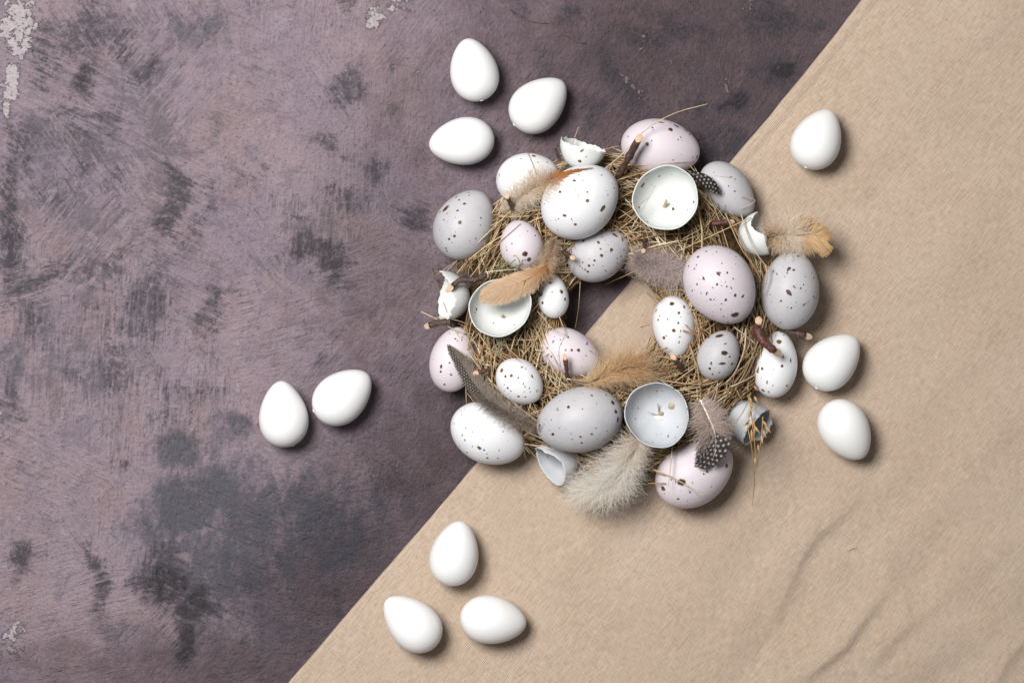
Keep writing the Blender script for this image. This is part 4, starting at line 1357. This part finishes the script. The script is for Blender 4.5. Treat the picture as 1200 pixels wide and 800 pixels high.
feather('spotted_feather', 'grey feather with white-dotted charcoal tip over the lowest pink egg', [(821, 469), (828, 484), (836, 502), (839, 520), (834, 540)],
        [(0, 16), (.45, 22), (.7, 17), (1, 8)], [(0, 14), (.35, 24), (.55, 30), (.85, 27), (1, 10)], [(0, 70), (.45, 66), (.75, 58), (1, 30)], 900,
        spotted([(0, (0.70, 0.60, 0.55)), (.45, (0.56, 0.47, 0.42)), (.6, (0.16, 0.13, 0.12))], .52, 5.4, 1.1, (0.095, 0.080, 0.073), (0.74, 0.71, 0.68)), [(0, 1), (.40, .9), (.54, .08), (1, .04)],
        [(0, (0.9, 0.84, 0.8)), (.6, (0.8, 0.72, 0.66)), (1, (0.3, 0.26, 0.24))], zs=[36, 41, 43, 42, 39], seed=4, segs=26, bw=.36, thick=3, shaft_r=.75, mess=.7)


def left_dotted(s, lat, latpx, alongpx, side, dn, rs):
    if side > 0:
        return spotted([(0, (0.38, 0.31, 0.26)), (.4, (0.24, 0.20, 0.17))], .50, 3.0, .62, (0.085, 0.072, 0.062), (0.58, 0.52, 0.45))(s, lat, latpx, alongpx, side, dn, rs)
    return lerp_list([(0, (0.38, 0.31, 0.26)), (.3, (0.48, 0.41, 0.36)), (.6, (0.40, 0.33, 0.28)), (1, (0.22, 0.18, 0.15))], s)


feather('spotted_feather', 'long charcoal feather with fine white dots curving over the left pink egg', [(632, 505), (602, 487), (574, 470), (555, 448), (541, 426), (527, 406)],
        [(0, 8), (.2, 17), (.5, 15), (.75, 13), (.92, 10), (1, 4)], [(0, 8), (.25, 18), (.5, 17), (.75, 16), (.9, 9), (1, 3)], [(0, 62), (.5, 50), (.8, 44), (1, 24)], 1100,
        left_dotted, [(0, .9), (.4, .75), (.6, .2), (1, .08)],
        [(0, (0.35, 0.27, 0.2)), (1, (0.2, 0.16, 0.13))], lift=1.2, zs=[34, 34, 35, 35, 33, 31], seed=5, segs=20, bw=.32, thick=4)
feather('golden_feather', 'golden brown feather with pale down at the right edge above the large grey egg', [(900, 279), (915, 276), (935, 277), (952, 275), (968, 282)],
        [(0, 14), (.25, 26), (.5, 28), (.60, 20), (.8, 17), (1, 6)], [(0, 14), (.25, 22), (.5, 22), (.62, 26), (.8, 27), (1, 12)], [(0, 95), (.5, 68), (.7, 60), (1, 35)], 1300,
        grad([(0, (0.56, 0.37, 0.19)), (.2, (0.84, 0.72, 0.58)), (.42, (0.90, 0.82, 0.73)), (.52, (0.78, 0.58, 0.36)), (1, (0.82, 0.60, 0.33))]), [(0, 1), (.40, .95), (.56, .22), (1, .12)],
        [(0, (0.5, 0.3, 0.15)), (1, (0.66, 0.42, 0.2))], zs=[28, 29, 30, 30, 28], seed=6, bw=.34, thick=5, mess=.8, gaps=((.62, .64, -1), (.71, .74, -1), (.81, .83, -1), (.73, .76, 1)))
feather('orange_feather', 'light orange brown feather lying across the left half shell', [(640, 313), (622, 325), (602, 334), (584, 340), (566, 347)],
        [(0, 6), (.2, 20), (.6, 26), (.85, 18), (1, 5)], [(0, 5), (.2, 17), (.45, 20), (.8, 17), (1, 5)], [(0, 60), (.5, 46), (1, 22)], 800,
        grad([(0, (0.52, 0.30, 0.14)), (.35, (0.76, 0.57, 0.39)), (1, (0.76, 0.58, 0.41))], .6, (0.82, 0.65, 0.48)), [(0, .5), (.25, .10), (1, .05)],
        [(0, (0.36, 0.15, 0.05)), (1, (0.5, 0.28, 0.12))], zs=[44, 45, 46, 45.5, 44.5], seed=7, bw=.30, thick=2, shaft_r=.45, tone=.07, gaps=((.33, .36, 1), (.62, .64, -1), (.8, .82, 1)))
feather('downy_feather', 'small tan down tuft between the small pink egg and orange feather', [(650, 280), (646, 296), (641, 310), (636, 324)],
        [(0, 8), (.5, 14), (1, 10)], [(0, 8), (.5, 14), (1, 10)], [(0, 60), (1, 50)], 800,
        grad([(0, (0.54, 0.42, 0.31)), (.6, (0.72, 0.56, 0.40)), (1, (0.66, 0.42, 0.20))]), [(0, 1), (1, .95)], [(0, (0.5, 0.4, 0.3)), (1, (0.5, 0.3, 0.15))], zs=[31, 35, 38, 39], seed=8, thick=4, shaft_span=(0, .1), bw=.24)
feather('rusty_feather', 'cream down feather with rust tip lying over the large white egg', [(596, 250), (608, 234), (626, 222), (645, 211), (667, 201), (693, 197)],
        [(0, 12), (.2, 20), (.4, 24), (.55, 13), (.7, 5), (1, 1.5)], [(0, 10), (.2, 18), (.4, 20), (.52, 14), (.62, 15), (.75, 11), (.9, 4), (1, 2)], [(0, 95), (.4, 62), (.6, 20), (1, 8)], 1500,
        grad([(0, (0.76, 0.67, 0.55)), (.3, (0.82, 0.73, 0.61)), (.5, (0.68, 0.50, 0.35)), (.6, (0.56, 0.24, 0.07)), (1, (0.42, 0.14, 0.03))]), [(0, 1), (.48, .95), (.6, .15), (1, .05)],
        [(0, (0.6, 0.45, 0.3)), (1, (0.38, 0.14, 0.04))], lift=1.0, seed=9, thick=4, bw=.28, mess=.75, gaps=((.70, .74, -1), (.84, .88, -1)))
feather('spotted_feather', 'small charcoal feather with rows of white dots right of the top half shell', [(806, 203), (820, 206), (833, 212), (842, 222)],
        [(0, 4), (.4, 5), (1, 3)], [(0, 6), (.4, 12), (.8, 11), (1, 5)], [(0, 70), (1, 40)], 420,
        spotted([(0, (0.2, 0.16, 0.13)), (1, (0.2, 0.16, 0.13))], .0, 4.6, 1.0, (0.05, 0.043, 0.04), (0.66, 0.62, 0.58)), [(0, .15), (1, .1)], [(0, (0.2, 0.16, 0.13)), (1, (0.2, 0.16, 0.13))], zs=[34, 35, 34, 31], seed=10, segs=20, bw=.36, thick=1)


# ------------------------------------------------------------------ dry grass head
def grass_head():
    base = P(878, 462, .032)
    root = empty('dry_grass_head', base)
    tag(root, 'dry golden grass seed head hanging over the broken grey shell', 'grass')
    gold = (0.52, 0.31, 0.12)

    def stem(pts, r):
        p = resample(np.array([P(x, y, z * MM) for x, y, z in pts]), 14)
        v, f = tubes(p[None], np.linspace(r, r * .5, 14)[None] * MM, 4)
        put('stem', v, f, M_STRAW, parent=root, colors={'tint': np.repeat([gold], len(v), 0)})
    stem([(878, 462, 32), (881, 490, 36), (884, 515, 36), (886, 548, 30)], .42)
    stem([(876, 500, 36), (881, 525, 36), (884, 560, 24), (882, 592, 6)], .34)
    stem([(894, 488, 36), (892, 515, 35), (887, 546, 28)], .36)
    rs_ = np.random.RandomState(5)
    for (x, y, a, l) in [(880, 470, 80, 9), (884, 478, 60, 10), (878, 486, 100, 10), (886, 468, 60, 9), (883, 496, 70, 13), (877, 500, 115, 11), (887, 503, 55, 11), (881, 510, 85, 14), (884, 506, 95, 12), (876, 494, 140, 8),
                         (897, 497, 55, 10), (900, 503, 50, 10), (896, 508, 65, 10), (893, 515, 85, 10), (889, 525, 80, 9), (885, 540, 90, 9), (874, 497, 150, 9), (886, 455, 50, 8)]:
        d = np.array([math.cos(math.radians(-a)), math.sin(math.radians(-a)), rs_.uniform(-.1, .3)])
        c0 = P(x, y, .0365 + rs_.uniform(-.001, .0015) - max(0, y - 520) * .0002)
        p = np.array([c0 + d * U * l * t for t in np.linspace(-.5, .5, 7)])
        r = np.array([.12, .5, .8, .8, .6, .3, .06]) * .00085
        v, f = tubes(p[None], r[None], 6, False)
        put('spikelet', v, f, M_STRAW, parent=root, colors={'tint': np.repeat([np.array((0.60, 0.38, 0.17)) * rs_.uniform(.8, 1.15)], len(v), 0)})


grass_head()


def lint(px, py, pts, label, colr, r=.25):
    p = resample(np.array([P(px + x, py + y, CLOTH_Z * (1 if ground(px, py) else 0) + z * MM) for x, y, z in pts]), 12)
    v, f = tubes(p[None], np.full((1, 12), r * MM), 4)
    o = put('lint_thread', v, f, M_STRAW, colors={'tint': np.repeat([colr], len(v), 0)})
    tag(o, label, 'lint')


lint(998, 643, [(-4, 2, .2), (-2, 0, .7), (1, -1.5, .8), (4, -2, .6), (5, -.5, .3)], 'tiny pale curl of lint on the cloth between the creases', (0.88, 0.85, 0.8), .22)
lint(672, 47, [(-14, -6, .3), (-5, -3, .6), (4, 3, .6), (16, 4, .3)], 'thin dark fibre on the board right of the upper white eggs', (0.03, 0.025, 0.03), .16)
lint(630, 27, [(-12, -2, .3), (0, 0, .5), (13, 1, .3)], 'short straight dark fibre on the board near the top edge', (0.03, 0.025, 0.03), .16)

for o in bpy.data.objects:
    if '_w' in o:
        del o['_w']
